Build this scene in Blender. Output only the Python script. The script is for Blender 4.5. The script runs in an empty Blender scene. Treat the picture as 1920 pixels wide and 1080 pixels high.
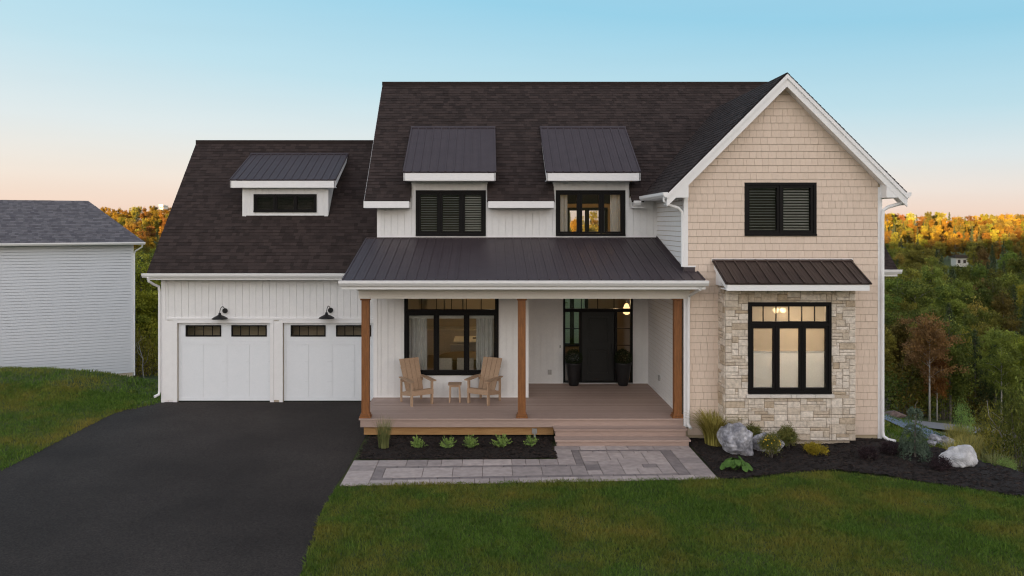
import bpy, math, random
import numpy as np
from mathutils import Vector, Matrix
R = math.radians
random.seed(7); RNG = np.random.default_rng(7)
S = bpy.context.scene
C = S.collection

# ------------------------------------------------------------------ camera, sky, sun, exposure
CAMZ = 5.2; F = 1490.0
cam = bpy.data.cameras.new('camera'); camo = bpy.data.objects.new('camera', cam); C.objects.link(camo)
camo.location = (0, 0, CAMZ); camo.rotation_euler = (R(90), 0, 0)
cam.sensor_width = 36; cam.lens = 36*F/1920; cam.shift_x = 48/1920; cam.shift_y = -122/1920
cam.clip_start = .1; cam.clip_end = 9000
S.camera = camo
S.view_settings.view_transform = 'Standard'; S.view_settings.look = 'None'
S.view_settings.gamma = 1; S.view_settings.exposure = 3.48
S.cycles.use_denoising = True; S.cycles.denoising_prefilter = 'ACCURATE'; S.cycles.filter_width = 1.2; S.cycles.sample_clamp_indirect = 1.5

SUN_EL, SUN_AZ = 2.45, -34.0            # the sun sits low behind the photographer
W = bpy.data.worlds.new('World'); S.world = W; W.use_nodes = True
wt = W.node_tree; wn = wt.nodes; wl = wt.links
bg = wn['Background']; bg.inputs[1].default_value = .12
sky = wn.new('ShaderNodeTexSky'); sky.sky_type = 'NISHITA'; sky.sun_disc = False
sky.sun_elevation = R(SUN_EL); sky.sun_rotation = R(180+SUN_AZ)
tc = wn.new('ShaderNodeTexCoord'); sep = wn.new('ShaderNodeSeparateXYZ'); wl.new(tc.outputs['Generated'], sep.inputs[0])
def wramp(stops):
    r = wn.new('ShaderNodeValToRGB'); cr = r.color_ramp
    while len(cr.elements) < len(stops): cr.elements.new(.5)
    for e, (p, c) in zip(cr.elements, stops): e.position = p; e.color = (*c, 1)
    return r
front = wramp([(0, (.64, .47, .385)), (.02, (.645, .52, .45)), (.045, (.615, .56, .525)), (.09, (.52, .57, .60)), (.16, (.36, .525, .605)), (.27, (.215, .45, .585)), (.5, (.27, .42, .56)), (1, (.36, .37, .45))])
back = wramp([(0, (1.62, 1.32, 1.10)), (.12, (1.64, 1.45, 1.28)), (.35, (1.38, 1.41, 1.44)), (.7, (.74, .71, .77)), (1, (.36, .37, .45))])
zx = wn.new('ShaderNodeMath'); zx.operation = 'MULTIPLY_ADD'; zx.inputs[1].default_value = .5; zx.inputs[2].default_value = 1; wl.new(sep.outputs[0], zx.inputs[0])
zz_ = wn.new('ShaderNodeMath'); zz_.operation = 'MULTIPLY'; wl.new(sep.outputs[2], zz_.inputs[0]); wl.new(zx.outputs[0], zz_.inputs[1])
wl.new(zz_.outputs[0], front.inputs[0]); wl.new(sep.outputs[2], back.inputs[0])
mr = wn.new('ShaderNodeMapRange'); mr.interpolation_type = 'SMOOTHSTEP'
mr.inputs[1].default_value = -.75; mr.inputs[2].default_value = .45; mr.inputs[3].default_value = 1; mr.inputs[4].default_value = 0
wl.new(sep.outputs[1], mr.inputs[0])
mixa = wn.new('ShaderNodeMix'); mixa.data_type = 'RGBA'
wl.new(mr.outputs[0], mixa.inputs[0]); wl.new(front.outputs[0], mixa.inputs[6]); wl.new(back.outputs[0], mixa.inputs[7])
mixb = wn.new('ShaderNodeMix'); mixb.data_type = 'RGBA'; mixb.inputs[0].default_value = .975
wl.new(sky.outputs[0], mixb.inputs[6]); wl.new(mixa.outputs[2], mixb.inputs[7])
cm = wn.new('ShaderNodeMapping'); cm.inputs['Scale'].default_value = (2.2, 2.2, 26); wl.new(tc.outputs['Generated'], cm.inputs[0])
cn = wn.new('ShaderNodeTexNoise'); cn.inputs['Scale'].default_value = 1.6; cn.inputs['Detail'].default_value = 5; wl.new(cm.outputs[0], cn.inputs['Vector'])
cr_ = wn.new('ShaderNodeMapRange'); cr_.inputs[1].default_value = .3; cr_.inputs[2].default_value = .7; cr_.inputs[3].default_value = .992; cr_.inputs[4].default_value = 1.008; wl.new(cn.outputs[0], cr_.inputs[0])
cs = wn.new('ShaderNodeVectorMath'); cs.operation = 'SCALE'; wl.new(mixb.outputs[2], cs.inputs[0]); wl.new(cr_.outputs[0], cs.inputs['Scale'])
wl.new(cs.outputs[0], bg.inputs[0])

sl = bpy.data.lights.new('sun', 'SUN'); sl.energy = 1.8; sl.angle = R(.5); sl.color = (1, .62, .26)
so = bpy.data.objects.new('sun', sl); C.objects.link(so)
so.rotation_euler = (R(90-SUN_EL), 0, R(SUN_AZ))     # shines towards +Y and slightly down
so.location = (0, -20, 30)

# ------------------------------------------------------------------ helpers
def px(x, y, Y): return ((x-912)*Y/F, Y, CAMZ+(418-y)*Y/F)
def PX(x, Y): return (x-912)*Y/F
def PZ(y, Y): return CAMZ+(418-y)*Y/F

class MB:
    def __init__(s): s.v = []; s.f = []; s.t = []
    def poly(s, pts, t=None):
        b = len(s.v); s.v += [tuple(p) for p in pts]; s.f.append(tuple(range(b, b+len(pts)))); s.t.append(.5 if t is None else t)
    def box(s, x0, x1, y0, y1, z0, z1, t=None):
        b = len(s.v)
        s.v += [(x0,y0,z0),(x1,y0,z0),(x1,y1,z0),(x0,y1,z0),(x0,y0,z1),(x1,y0,z1),(x1,y1,z1),(x0,y1,z1)]
        for q in ((0,3,2,1),(4,5,6,7),(0,1,5,4),(1,2,6,5),(2,3,7,6),(3,0,4,7)):
            s.f.append(tuple(b+i for i in q)); s.t.append(.5 if t is None else t)
    def prism(s, pts, ext, t=None):
        n = len(pts); b = len(s.v); e = Vector(ext)
        s.v += [tuple(p) for p in pts] + [tuple(Vector(p)+e) for p in pts]
        s.f.append(tuple(b+i for i in range(n))); s.f.append(tuple(b+n+i for i in reversed(range(n))))
        for i in range(n):
            j = (i+1) % n; s.f.append((b+i, b+j, b+n+j, b+n+i))
        s.t += [.5 if t is None else t]*(n+2)
    def beam(s, p0, p1, w, h, up=(0,0,1), t=None):
        p0 = Vector(p0); p1 = Vector(p1); d = (p1-p0).normalized(); u = Vector(up)
        a = d.cross(u).normalized()*(w/2); c = a.cross(d).normalized()*(h/2)
        s.prism([p0-a-c, p0+a-c, p0+a+c, p0-a+c], p1-p0, t)
    def tube(s, path, rad, n=8, t=None, cap=True):
        P = [Vector(p) for p in path]; rs = rad if isinstance(rad, (list, tuple)) else [rad]*len(P)
        b = len(s.v); ref = None
        for i, p in enumerate(P):
            d = (P[min(i+1, len(P)-1)]-P[max(i-1, 0)]).normalized()
            if ref is None:
                ref = d.orthogonal().normalized()
            a = (ref-d*ref.dot(d)); a = a.normalized() if a.length > 1e-6 else d.orthogonal().normalized()
            ref = a; c = d.cross(a)
            for k in range(n):
                an = 2*math.pi*k/n; s.v.append(tuple(p+(a*math.cos(an)+c*math.sin(an))*rs[i]))
        for i in range(len(P)-1):
            for k in range(n):
                k2 = (k+1) % n; s.f.append((b+i*n+k, b+i*n+k2, b+(i+1)*n+k2, b+(i+1)*n+k)); s.t.append(.5 if t is None else t)
        if cap:
            s.f.append(tuple(b+k for k in reversed(range(n)))); s.t.append(.5 if t is None else t)
            e = b+(len(P)-1)*n; s.f.append(tuple(e+k for k in range(n))); s.t.append(.5 if t is None else t)
    def lathe(s, cx, cy, prof, n=20, t=None):
        b = len(s.v)
        for r, z in prof:
            for k in range(n):
                an = 2*math.pi*k/n; s.v.append((cx+r*math.cos(an), cy+r*math.sin(an), z))
        for i in range(len(prof)-1):
            for k in range(n):
                k2 = (k+1) % n; s.f.append((b+i*n+k, b+i*n+k2, b+(i+1)*n+k2, b+(i+1)*n+k)); s.t.append(.5 if t is None else t)
    def ring(s, x0, x1, z0, z1, w, y0, y1):
        s.box(x0, x0+w, y0, y1, z0, z1); s.box(x1-w, x1, y0, y1, z0, z1)
        s.box(x0+w, x1-w, y0, y1, z0, z0+w); s.box(x0+w, x1-w, y0, y1, z1-w, z1)
    def build(s, name, mat, parent=None, off=(0,0,0), smooth=False, bevel=0):
        me = bpy.data.meshes.new(name)
        o3 = Vector(off)
        me.from_pydata([(v[0]-o3.x, v[1]-o3.y, v[2]-o3.z) for v in s.v], [], s.f)
        nf = len(s.f)
        lt = np.empty(nf, np.int32); me.polygons.foreach_get('loop_total', lt)
        co = np.array(s.v, np.float64); li = np.empty(len(me.loops), np.int32); me.loops.foreach_get('vertex_index', li)
        nr = np.empty(nf*3, np.float32); me.polygons.foreach_get('normal', nr); nr = nr.reshape(-1, 3)
        U = np.cross(np.array([0, 0, 1.]), nr); flat = np.abs(nr[:, 2]) > .999
        U[flat] = (1, 0, 0); U /= np.linalg.norm(U, axis=1)[:, None]
        V = np.cross(nr, U)
        fi = np.repeat(np.arange(nf), lt); p = co[li]
        uv = np.stack([(p*U[fi]).sum(1), (p*V[fi]).sum(1)], 1)
        me.uv_layers.new(name='UVMap').data.foreach_set('uv', uv.astype(np.float32).ravel())
        at = me.attributes.new('tint', 'FLOAT', 'FACE'); at.data.foreach_set('value', np.array(s.t, np.float32))
        if smooth: me.polygons.foreach_set('use_smooth', np.ones(nf, bool))
        me.materials.append(mat)
        ob = bpy.data.objects.new(name, me); C.objects.link(ob)
        if parent: ob.parent = parent
        if bevel:
            md = ob.modifiers.new('bevel', 'BEVEL'); md.width = bevel; md.segments = 2; md.limit_method = 'ANGLE'
        return ob

def npmesh(name, verts, faces, tint, mat, parent=None):
    """faces: (n,k) index array; tint per face"""
    me = bpy.data.meshes.new(name); nf, k = faces.shape
    me.vertices.add(len(verts)); me.vertices.foreach_set('co', verts.astype(np.float32).ravel())
    me.loops.add(nf*k); me.loops.foreach_set('vertex_index', faces.astype(np.int32).ravel())
    me.polygons.add(nf); me.polygons.foreach_set('loop_start', np.arange(0, nf*k, k, dtype=np.int32))
    me.update(calc_edges=True)
    a = me.attributes.new('tint', 'FLOAT', 'FACE'); a.data.foreach_set('value', tint.astype(np.float32))
    me.materials.append(mat)
    ob = bpy.data.objects.new(name, me); C.objects.link(ob)
    if parent: ob.parent = parent
    return ob

def tag(o, label=None, cat=None, group=None, kind=None):
    if label: o['label'] = label
    if cat: o['category'] = cat
    if group: o['group'] = group
    if kind: o['kind'] = kind
    return o
def thing(name, label, cat, loc=(0,0,0), rz=0, group=None):
    o = bpy.data.objects.new(name, None); C.objects.link(o); o.location = loc; o.rotation_euler = (0,0,rz)
    o.empty_display_size = .2
    return tag(o, label, cat, group)
def copy_tree(o, parent=None):
    c = o.copy(); C.objects.link(c)
    if parent: c.parent = parent
    for ch in list(o.children): copy_tree(ch, c)
    return c

# ---- materials
def pm(name, c1, c2=None, rough=.6, scale=6, tint=False, noise=.12, nscale=25, bump=0, bscale=60, stretch=(1,1,1), metal=0, spec=.4, coord='Object', transl=0):
    m = bpy.data.materials.new(name); m.use_nodes = True; nt = m.node_tree; n = nt.nodes; l = nt.links
    b = n['Principled BSDF']; b.inputs['Roughness'].default_value = rough; b.inputs['Metallic'].default_value = metal
    b.inputs['Specular IOR Level'].default_value = spec
    tcn = n.new('ShaderNodeTexCoord'); mp = n.new('ShaderNodeMapping'); mp.inputs['Scale'].default_value = stretch
    l.new(tcn.outputs[coord], mp.inputs[0])
    c2 = c2 or c1
    if tint:
        a = n.new('ShaderNodeAttribute'); a.attribute_name = 'tint'; fac = a.outputs['Fac']
    else:
        nz = n.new('ShaderNodeTexNoise'); nz.inputs['Scale'].default_value = scale; nz.inputs['Detail'].default_value = 5
        l.new(mp.outputs[0], nz.inputs['Vector'])
        r = n.new('ShaderNodeMapRange'); r.inputs[1].default_value = .3; r.inputs[2].default_value = .7; l.new(nz.outputs[0], r.inputs[0]); fac = r.outputs[0]
    mx = n.new('ShaderNodeMix'); mx.data_type = 'RGBA'; mx.inputs[6].default_value = (*c1, 1); mx.inputs[7].default_value = (*c2, 1); l.new(fac, mx.inputs[0])
    col = mx.outputs[2]
    if noise:
        n2 = n.new('ShaderNodeTexNoise'); n2.inputs['Scale'].default_value = nscale; n2.inputs['Detail'].default_value = 6; l.new(mp.outputs[0], n2.inputs['Vector'])
        r2 = n.new('ShaderNodeMapRange'); r2.inputs[1].default_value = .25; r2.inputs[2].default_value = .75; r2.inputs[3].default_value = 1-noise; r2.inputs[4].default_value = 1+noise; l.new(n2.outputs[0], r2.inputs[0])
        m2 = n.new('ShaderNodeVectorMath'); m2.operation = 'SCALE'; l.new(col, m2.inputs[0]); l.new(r2.outputs[0], m2.inputs['Scale']); col = m2.outputs[0]
    l.new(col, b.inputs['Base Color'])
    if bump:
        n3 = n.new('ShaderNodeTexNoise'); n3.inputs['Scale'].default_value = bscale; n3.inputs['Detail'].default_value = 4; l.new(mp.outputs[0], n3.inputs['Vector'])
        bp = n.new('ShaderNodeBump'); bp.inputs['Strength'].default_value = min(1, bump); bp.inputs['Distance'].default_value = .02; l.new(n3.outputs[0], bp.inputs['Height']); l.new(bp.outputs[0], b.inputs['Normal'])
    if transl:
        tr = n.new('ShaderNodeBsdfTranslucent'); l.new(col, tr.inputs[0]); ms = n.new('ShaderNodeMixShader'); ms.inputs[0].default_value = transl
        out = n['Material Output']; l.new(b.outputs[0], ms.inputs[1]); l.new(tr.outputs[0], ms.inputs[2]); l.new(ms.outputs[0], out.inputs[0])
    return m
def glassm(name, tintc=(.93, .94, .93), base=.045):
    m = bpy.data.materials.new(name); m.use_nodes = True; n = m.node_tree.nodes; l = m.node_tree.links; n.remove(n['Principled BSDF'])
    t = n.new('ShaderNodeBsdfTransparent'); t.inputs[0].default_value = (*tintc, 1); g = n.new('ShaderNodeBsdfGlossy'); g.inputs['Roughness'].default_value = .01
    fr = n.new('ShaderNodeFresnel'); fr.inputs[0].default_value = 1.5; ad = n.new('ShaderNodeMath'); ad.inputs[1].default_value = base; l.new(fr.outputs[0], ad.inputs[0])
    ms = n.new('ShaderNodeMixShader'); l.new(ad.outputs[0], ms.inputs[0]); l.new(t.outputs[0], ms.inputs[1]); l.new(g.outputs[0], ms.inputs[2]); l.new(ms.outputs[0], n['Material Output'].inputs[0])
    return m
def emit(name, c, s):
    m = bpy.data.materials.new(name); m.use_nodes = True; n = m.node_tree.nodes; b = n['Principled BSDF']
    b.inputs['Base Color'].default_value = (*c, 1); b.inputs['Emission Color'].default_value = (*c, 1); b.inputs['Emission Strength'].default_value = s
    return m

M = {}
M['white_siding'] = pm('white_siding', (.74, .73, .73), (.78, .77, .76), .55, noise=.03, spec=.3)
M['white_trim'] = pm('white_trim', (.80, .79, .79), (.83, .82, .82), .45, noise=.02)
M['garage_door'] = pm('garage_door', (.76, .785, .815), (.78, .80, .83), .5, noise=.02)
M['cream_trim'] = pm('cream_trim', (.75, .71, .66), None, .5, noise=.03)
M['shake'] = pm('shake', (.70, .563, .458), (.735, .593, .485), .75, tint=True, noise=.06, nscale=14, bump=.25, bscale=40, stretch=(6,6,.6))
M['shingle'] = pm('shingle', (.0245, .0170, .0152), (.050, .0350, .0315), .9, tint=True, noise=.35, nscale=90, bump=.5, bscale=160, spec=.25)
M['grey_shingle'] = pm('grey_shingle', (.085, .08, .09), (.155, .145, .155), .9, tint=True, noise=.3, nscale=60, bump=.4, bscale=120)
M['metal'] = pm('dark_metal_roofing', (.050, .037, .041), (.060, .046, .050), .5, scale=3, noise=.1, spec=.28, metal=.0)
M['brown_metal'] = pm('brown_metal_roofing', (.036, .023, .020), (.048, .031, .027), .45, scale=3, noise=.1, spec=.45)
M['black_frame'] = pm('black_frame', (.0085, .0075, .0075), None, .5, noise=.1, spec=.12)
M['black_door'] = pm('black_door', (.007, .0065, .0065), None, .38, noise=.1, spec=.4)
M['cedar'] = pm('cedar_post', (.175, .067, .020), (.26, .102, .031), .55, scale=3, stretch=(10,10,1), noise=.2, nscale=14)
M['pine'] = pm('pine_beam', (.30, .155, .055), (.40, .225, .09), .7, scale=2.5, stretch=(1,8,10), noise=.18)
M['deck'] = pm('composite_decking', (.335, .24, .20), (.42, .31, .262), .65, tint=True, noise=.14, nscale=5, stretch=(1,14,14), bump=.1)
M['stone'] = pm('stone_veneer', (.42, .325, .225), (.67, .592, .508), .9, tint=True, noise=.25, nscale=16, bump=.8, bscale=28)
M['mortar'] = pm('mortar', (.30, .25, .20), None, .95, noise=.15, bump=.4)
M['sill'] = pm('cast_stone', (.58, .53, .48), (.66, .61, .56), .85, noise=.08, bump=.2)
M['concrete'] = pm('foundation_concrete', (.43, .35, .27), (.52, .43, .34), .9, noise=.1, bump=.2)
M['asphalt'] = pm('asphalt', (.0235, .0185, .0162), (.051, .0415, .0365), .78, scale=.32, noise=.55, nscale=34, bump=.9, bscale=90, spec=.15)
M['paver'] = pm('paver', (.115, .098, .100), (.46, .385, .355), .88, tint=True, noise=.2, nscale=7, bump=.3)
M['sand'] = pm('joint_sand', (.10, .06, .045), None, .95, noise=.2)
M['mulch'] = pm('mulch', (.0075, .0045, .0036), (.021, .013, .010), .95, scale=40, noise=.4, nscale=90, bump=1, bscale=70)
M['chip'] = pm('mulch_chip', (.007, .0045, .0035), (.050, .030, .022), .95, tint=True, noise=.2)
M['lawn'] = pm('lawn_ground', (.034, .054, .010), (.065, .078, .018), .95, scale=.5, noise=.35, nscale=30, bump=.8, bscale=60)
M['gravel'] = pm('blue_gravel', (.08, .11, .16), (.19, .235, .31), .9, scale=30, noise=.3, nscale=60, bump=.8)
M['road'] = pm('road_asphalt', (.16, .15, .155), (.21, .20, .20), .9, noise=.1)
M['glass'] = glassm('window_glass')
M['inwall'] = pm('interior_paint', (.46, .37, .25), None, .8, noise=.03)
M['darkwall'] = pm('unlit_room_wall', (.10, .085, .06), None, .85, noise=.03)  # dimness of the unlit upstairs rooms put into the wall colour
M['infloor'] = pm('interior_floor', (.22, .14, .08), None, .5, noise=.2, nscale=4, stretch=(1,8,1))
M['blind'] = pm('blind_slat', (.50, .48, .43), None, .5, noise=.05)
M['curtain'] = pm('curtain_cloth', (.66, .66, .66), (.74, .74, .72), .9, noise=.05, transl=.25)
M['shade'] = pm('shade_cloth', (.93, .92, .90), None, .9, noise=.03, transl=.4)
M['pot'] = pm('pot_black', (.012, .011, .012), None, .5, noise=.1)
M['lampblack'] = pm('lamp_black', (.008, .008, .009), None, .45, noise=.1)
M['chairwood'] = pm('chair_composite', (.36, .235, .15), (.43, .29, .19), .65, scale=5, stretch=(6,6,6), noise=.12)
M['rock'] = pm('granite_boulder', (.13, .13, .15), (.50, .49, .52), .9, scale=4, noise=.45, nscale=14, bump=1, bscale=16)
M['whiterock'] = pm('pale_boulder', (.38, .38, .40), (.58, .57, .57), .9, scale=3, noise=.25, nscale=9, bump=1, bscale=10)
M['brownrock'] = pm('brown_rock', (.10, .07, .06), (.20, .14, .12), .9, noise=.2, bump=.8, bscale=12)
M['bark'] = pm('bark', (.10, .085, .07), (.19, .165, .14), .9, scale=6, noise=.3, stretch=(4,4,1), bump=.6)
M['palebark'] = pm('pale_bark', (.26, .24, .21), (.38, .35, .32), .9, scale=6, noise=.3, stretch=(4,4,1))
def leafm(name, a, b, tr=.25):
    m = pm(name, a, b, .7, tint=True, noise=.25, nscale=.9, spec=.25, transl=tr)
    if not name.startswith('leaf_'): return m
    n = m.node_tree.nodes; l = m.node_tree.links; oi = n.new('ShaderNodeObjectInfo'); src = n['Principled BSDF'].inputs['Base Color'].links[0].from_socket
    hs = n.new('ShaderNodeHueSaturation'); r1 = n.new('ShaderNodeMapRange'); r1.inputs[3].default_value = .62; r1.inputs[4].default_value = 1.55; l.new(oi.outputs['Random'], r1.inputs[0]); l.new(r1.outputs[0], hs.inputs['Value'])
    fm = n.new('ShaderNodeMath'); fm.operation = 'MULTIPLY'; fm.inputs[1].default_value = 7.31; l.new(oi.outputs['Random'], fm.inputs[0]); ff = n.new('ShaderNodeMath'); ff.operation = 'FRACT'; l.new(fm.outputs[0], ff.inputs[0])
    r2 = n.new('ShaderNodeMapRange'); r2.inputs[3].default_value = .475; r2.inputs[4].default_value = .525; l.new(ff.outputs[0], r2.inputs[0]); l.new(r2.outputs[0], hs.inputs['Hue'])
    l.new(src, hs.inputs['Color']); l.new(hs.outputs[0], n['Principled BSDF'].inputs['Base Color'])
    for x in n:
        if x.type == 'BSDF_TRANSLUCENT': l.new(hs.outputs[0], x.inputs[0])
    return m
M['leaf_green'] = leafm('leaf_green', (0.032, 0.053, 0.011), (0.233, 0.260, 0.040))
M['leaf_olive'] = leafm('leaf_olive', (0.052, 0.055, 0.011), (0.323, 0.262, 0.043))
M['leaf_gold'] = leafm('leaf_gold', (.10, .060, .010), (.34, .20, .018))
M['leaf_orange'] = leafm('leaf_orange', (.085, .046, .011), (.25, .135, .020))
M['boxleaf'] = leafm('boxwood_leaf', (.008, .014, .005), (.028, .040, .012), .1)
M['leaf_lime'] = leafm('leaf_lime', (.09, .11, .012), (.36, .34, .035))
M['leaf_rust'] = leafm('leaf_rust', (0.121, 0.063, 0.032), (0.325, 0.169, 0.052))
M['needle_dark'] = leafm('needle_dark', (0.016, 0.026, 0.011), (0.083, 0.109, 0.034), .1)
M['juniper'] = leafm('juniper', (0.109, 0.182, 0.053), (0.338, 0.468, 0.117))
M['spruceblue'] = leafm('spruce_needle', (.040, .070, .045), (.130, .170, .115), .1)
M['shrub'] = leafm('shrub_leaf', (0.072, 0.099, 0.027), (0.240, 0.225, 0.054))
M['purple'] = leafm('barberry_leaf', (0.019, 0.013, 0.016), (0.056, 0.032, 0.035))
M['yellowleaf'] = leafm('yellow_leaf', (0.160, 0.120, 0.013), (0.468, 0.360, 0.027))
M['bigleaf'] = leafm('broad_leaf', (0.054, 0.114, 0.024), (0.120, 0.228, 0.042), .2)
M['flower'] = pm('yellow_flower', (.75, .50, .02), None, .6, noise=.05)
M['strawgrass'] = leafm('ornamental_grass', (0.209, 0.180, 0.038), (0.480, 0.416, 0.112), .3)
M['greengrass'] = leafm('fountain_grass', (0.102, 0.128, 0.043), (0.304, 0.304, 0.112), .3)
M['farwall'] = pm('pale_house_paint', (.66, .62, .56), None, .7, noise=.05)
M['nwall'] = pm('neighbour_siding', (.60, .62, .66), (.62, .64, .68), .5, noise=.02)
M['slate'] = pm('dark_slat', (.06, .045, .035), None, .6)
M['steel'] = pm('steel_plate', (.42, .41, .40), None, .4, metal=.6)
M['white_counter'] = pm('counter_white', (.75, .68, .55), None, .3)
M['table_wood'] = pm('table_wood', (.30, .19, .09), None, .5)
M['fabric'] = pm('chair_fabric', (.55, .48, .40), None, .9)
M['lamp_on'] = emit('lamp_glow', (1, .66, .30), .16)
M['bulb_on'] = emit('bulb_glow', (1, .80, .5), 1.0); M['bulb_hot'] = emit('chandelier_glow', (1, .70, .34), 3.5)

# ---- 2D helpers
def clip(poly, a, b, c):
    """keep the side a*u+b*v<=c"""
    out = []
    for i in range(len(poly)):
        p, q = poly[i], poly[(i+1) % len(poly)]
        dp, dq = a*p[0]+b*p[1]-c, a*q[0]+b*q[1]-c
        if dp <= 1e-9: out.append(p)
        if (dp < -1e-9 and dq > 1e-9) or (dp > 1e-9 and dq < -1e-9):
            t = dp/(dp-dq); out.append((p[0]+(q[0]-p[0])*t, p[1]+(q[1]-p[1])*t))
    return out
def band(poly, k, lo, hi):
    a = (-1, 0) if k == 0 else (0, -1)
    q = clip(poly, *a, -lo)
    if len(q) < 3: return []
    q = clip(q, -a[0], -a[1], hi)
    return q if len(q) >= 3 else []
def cut_rect(x0, x1, z0, z1, holes):
    xs = sorted({x0, x1, *[min(max(h[i], x0), x1) for h in holes for i in (0, 1)]})
    zs = sorted({z0, z1, *[min(max(h[i], z0), z1) for h in holes for i in (2, 3)]})
    out = []
    for a, b in zip(xs, xs[1:]):
        run = None
        for c, d in zip(zs, zs[1:]):
            mx, mz = (a+b)/2, (c+d)/2
            if any(h[0] < mx < h[1] and h[2] < mz < h[3] for h in holes):
                if run: out.append((a, b, *run)); run = None
            else: run = (run[0], d) if run else (c, d)
        if run: out.append((a, b, *run))
    return out
def rects(*r): return [[(a, c), (b, c), (b, d), (a, d)] for a, b, c, d in r]

class Fr:
    def __init__(s, O, U, V, N): s.O = Vector(O); s.U = Vector(U); s.V = Vector(V); s.N = Vector(N)
    def p(s, u, v, n=0): return s.O+s.U*u+s.V*v+s.N*n
def XZ(Y): return Fr((0, Y, 0), (1,0,0), (0,0,1), (0,-1,0))
def courses(mb, fr, polys, expo, wmin=0, wmax=0, lb=.012, lt=.002, gap=0, jit=0, tones=None, v0=0, reveal=0):
    for poly in polys:
        vs = [p[1] for p in poly]; k0 = math.floor((min(vs)-v0)/expo); k1 = math.ceil((max(vs)-v0)/expo)
        for k in range(k0, k1):
            lo = v0+k*expo; bp = band(poly, 1, lo, lo+expo)
            if not bp: continue
            umin = min(p[0] for p in bp); umax = max(p[0] for p in bp)
            if wmax:
                rr = random.Random(k*131+17); u = -60+rr.random()*wmax
                while u < umin-wmax: u += rr.uniform(wmin, wmax)
            else: u = umin
            while u < umax-1e-6:
                w = rr.uniform(wmin, wmax) if wmax else umax-umin
                q = band(bp, 0, u+gap/2, u+w-gap/2) if wmax else bp
                if reveal and q: q = clip(q, 0, 1, lo+expo-reveal)
                if len(q) < 3: q = []
                tn = tones() if tones else random.random()
                if wmax: dj = rr.uniform(-jit, jit) if jit else 0
                else: dj = 0
                u += w
                if not q: continue
                def L(v): 
                    f = (v-lo)/expo; return (lb+dj*lb)*(1-f)+lt*f
                mb.poly([fr.p(a, b, L(b)) for a, b in q], tn)
                low = [p for p in q if p[1] < lo+1e-5]
                if len(low) >= 2:
                    a, b = min(p[0] for p in low), max(p[0] for p in low)
                    mb.poly([fr.p(a, lo, 0), fr.p(b, lo, 0), fr.p(b, lo, L(lo)), fr.p(a, lo, L(lo))], tn)
                if gap:
                    for s_ in (min(p[0] for p in q), max(p[0] for p in q)):
                        e = sorted(p[1] for p in q if abs(p[0]-s_) < 1e-5)
                        if len(e) >= 2: mb.poly([fr.p(s_, e[0], 0), fr.p(s_, e[-1], 0), fr.p(s_, e[-1], L(e[-1])), fr.p(s_, e[0], L(e[0]))], tn)
def boards(mb, fr, polys, w, gap=.014, lift=.016, u0=0):
    for poly in polys:
        mb.poly([fr.p(a, b, .0008) for a, b in poly])
        us = [p[0] for p in poly]; k0 = math.floor((min(us)-u0)/w); k1 = math.ceil((max(us)-u0)/w)
        for k in range(k0, k1):
            q = band(poly, 0, u0+k*w+gap/2, u0+(k+1)*w-gap/2)
            if q: mb.prism([fr.p(a, b, 0.001) for a, b in q], fr.N*lift, random.random())
def ashlar(W_, H_, cell, shapes, rnd):
    nx, ny = round(W_/cell), round(H_/cell); g = np.zeros((ny, nx), bool); out = []
    for j in range(ny):
        for i in range(nx):
            if g[j, i]: continue
            sh = shapes[:]; rnd.shuffle(sh)
            for w, h in sh+[(2,1),(1,1)]:
                if i+w <= nx and j+h <= ny and not g[j:j+h, i:i+w].any():
                    if nx-(i+w) == 1 and (w, h) != (1, 1) and i+w+1 <= nx and not g[j:j+h, i:i+w+1].any(): w += 1
                    g[j:j+h, i:i+w] = True; out.append((i*cell, (i+w)*cell, j*cell, (j+h)*cell)); break
    return out

# ------------------------------------------------------------------ terrain
def h(X, Y):
    X = np.asarray(X, float); Y = np.asarray(Y, float)
    xr = 10.05+np.maximum(0, 19-Y)*.42
    dr = np.maximum(0, X-xr)*.92; db = np.maximum(0, Y-26.)
    d = np.hypot(dr, db)
    z = np.interp(d, [0, 1, 3, 4, 6, 9, 16, 30, 60, 110, 180, 300, 450, 700, 4000], [0, -.5, -1.25, -1.55, -2.5, -3.4, -4.8, -7.0, -9.5, -12, -11, -5, -1, -2, -3])
    left = 1/(1+np.exp((X+6)/6)); z = z+left*np.interp(Y, [0, 26, 37, 44, 60, 300, 450, 900], [0, 0, 1.9, 2.2, 0, 0, 4.5, 4])
    z = z+.46*np.exp(-((X+15.2)/4.0)**2-((Y-26)/3.6)**2)*np.clip((-10.3-X)/2, 0, 1)
    rg = 4.2*np.sin(X/31+1)+3*np.sin(X/13.7+2)+2.2*np.sin(X/6.3)  # wavy crest shaped to break up the hill's shadow edge
    z = z+np.interp(-Y, [25, 320, 420, 900], [0, 30, 31, 20])+rg*np.interp(-Y, [200, 330, 420, 600], [0, 1, 1, 0])  # unseen hill behind the camera, added to keep low sun off the house
    return z
def axis(segs):
    out = []
    for a, b, st in segs: out += list(np.arange(a, b, st))
    return np.array(out+[segs[-1][1]])
gx = axis([(-3000,-300,300),(-300,-60,5),(-60,-24,3),(-24,36,.5),(36,60,3),(60,300,6),(300,3000,300)])
gy = axis([(-1500,-400,100),(-400,-40,15),(-40,8,3),(8,56,.5),(56,120,4),(120,520,12),(520,4000,290)])
GX, GY = np.meshgrid(gx, gy); GZ = h(GX, GY)
gv = np.stack([GX.ravel(), GY.ravel(), GZ.ravel()], 1); nx_ = len(gx)
ii, jj = np.meshgrid(np.arange(len(gx)-1), np.arange(len(gy)-1)); b0 = (jj*nx_+ii).ravel()
gf = np.stack([b0, b0+1, b0+1+nx_, b0+nx_], 1)
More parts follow.
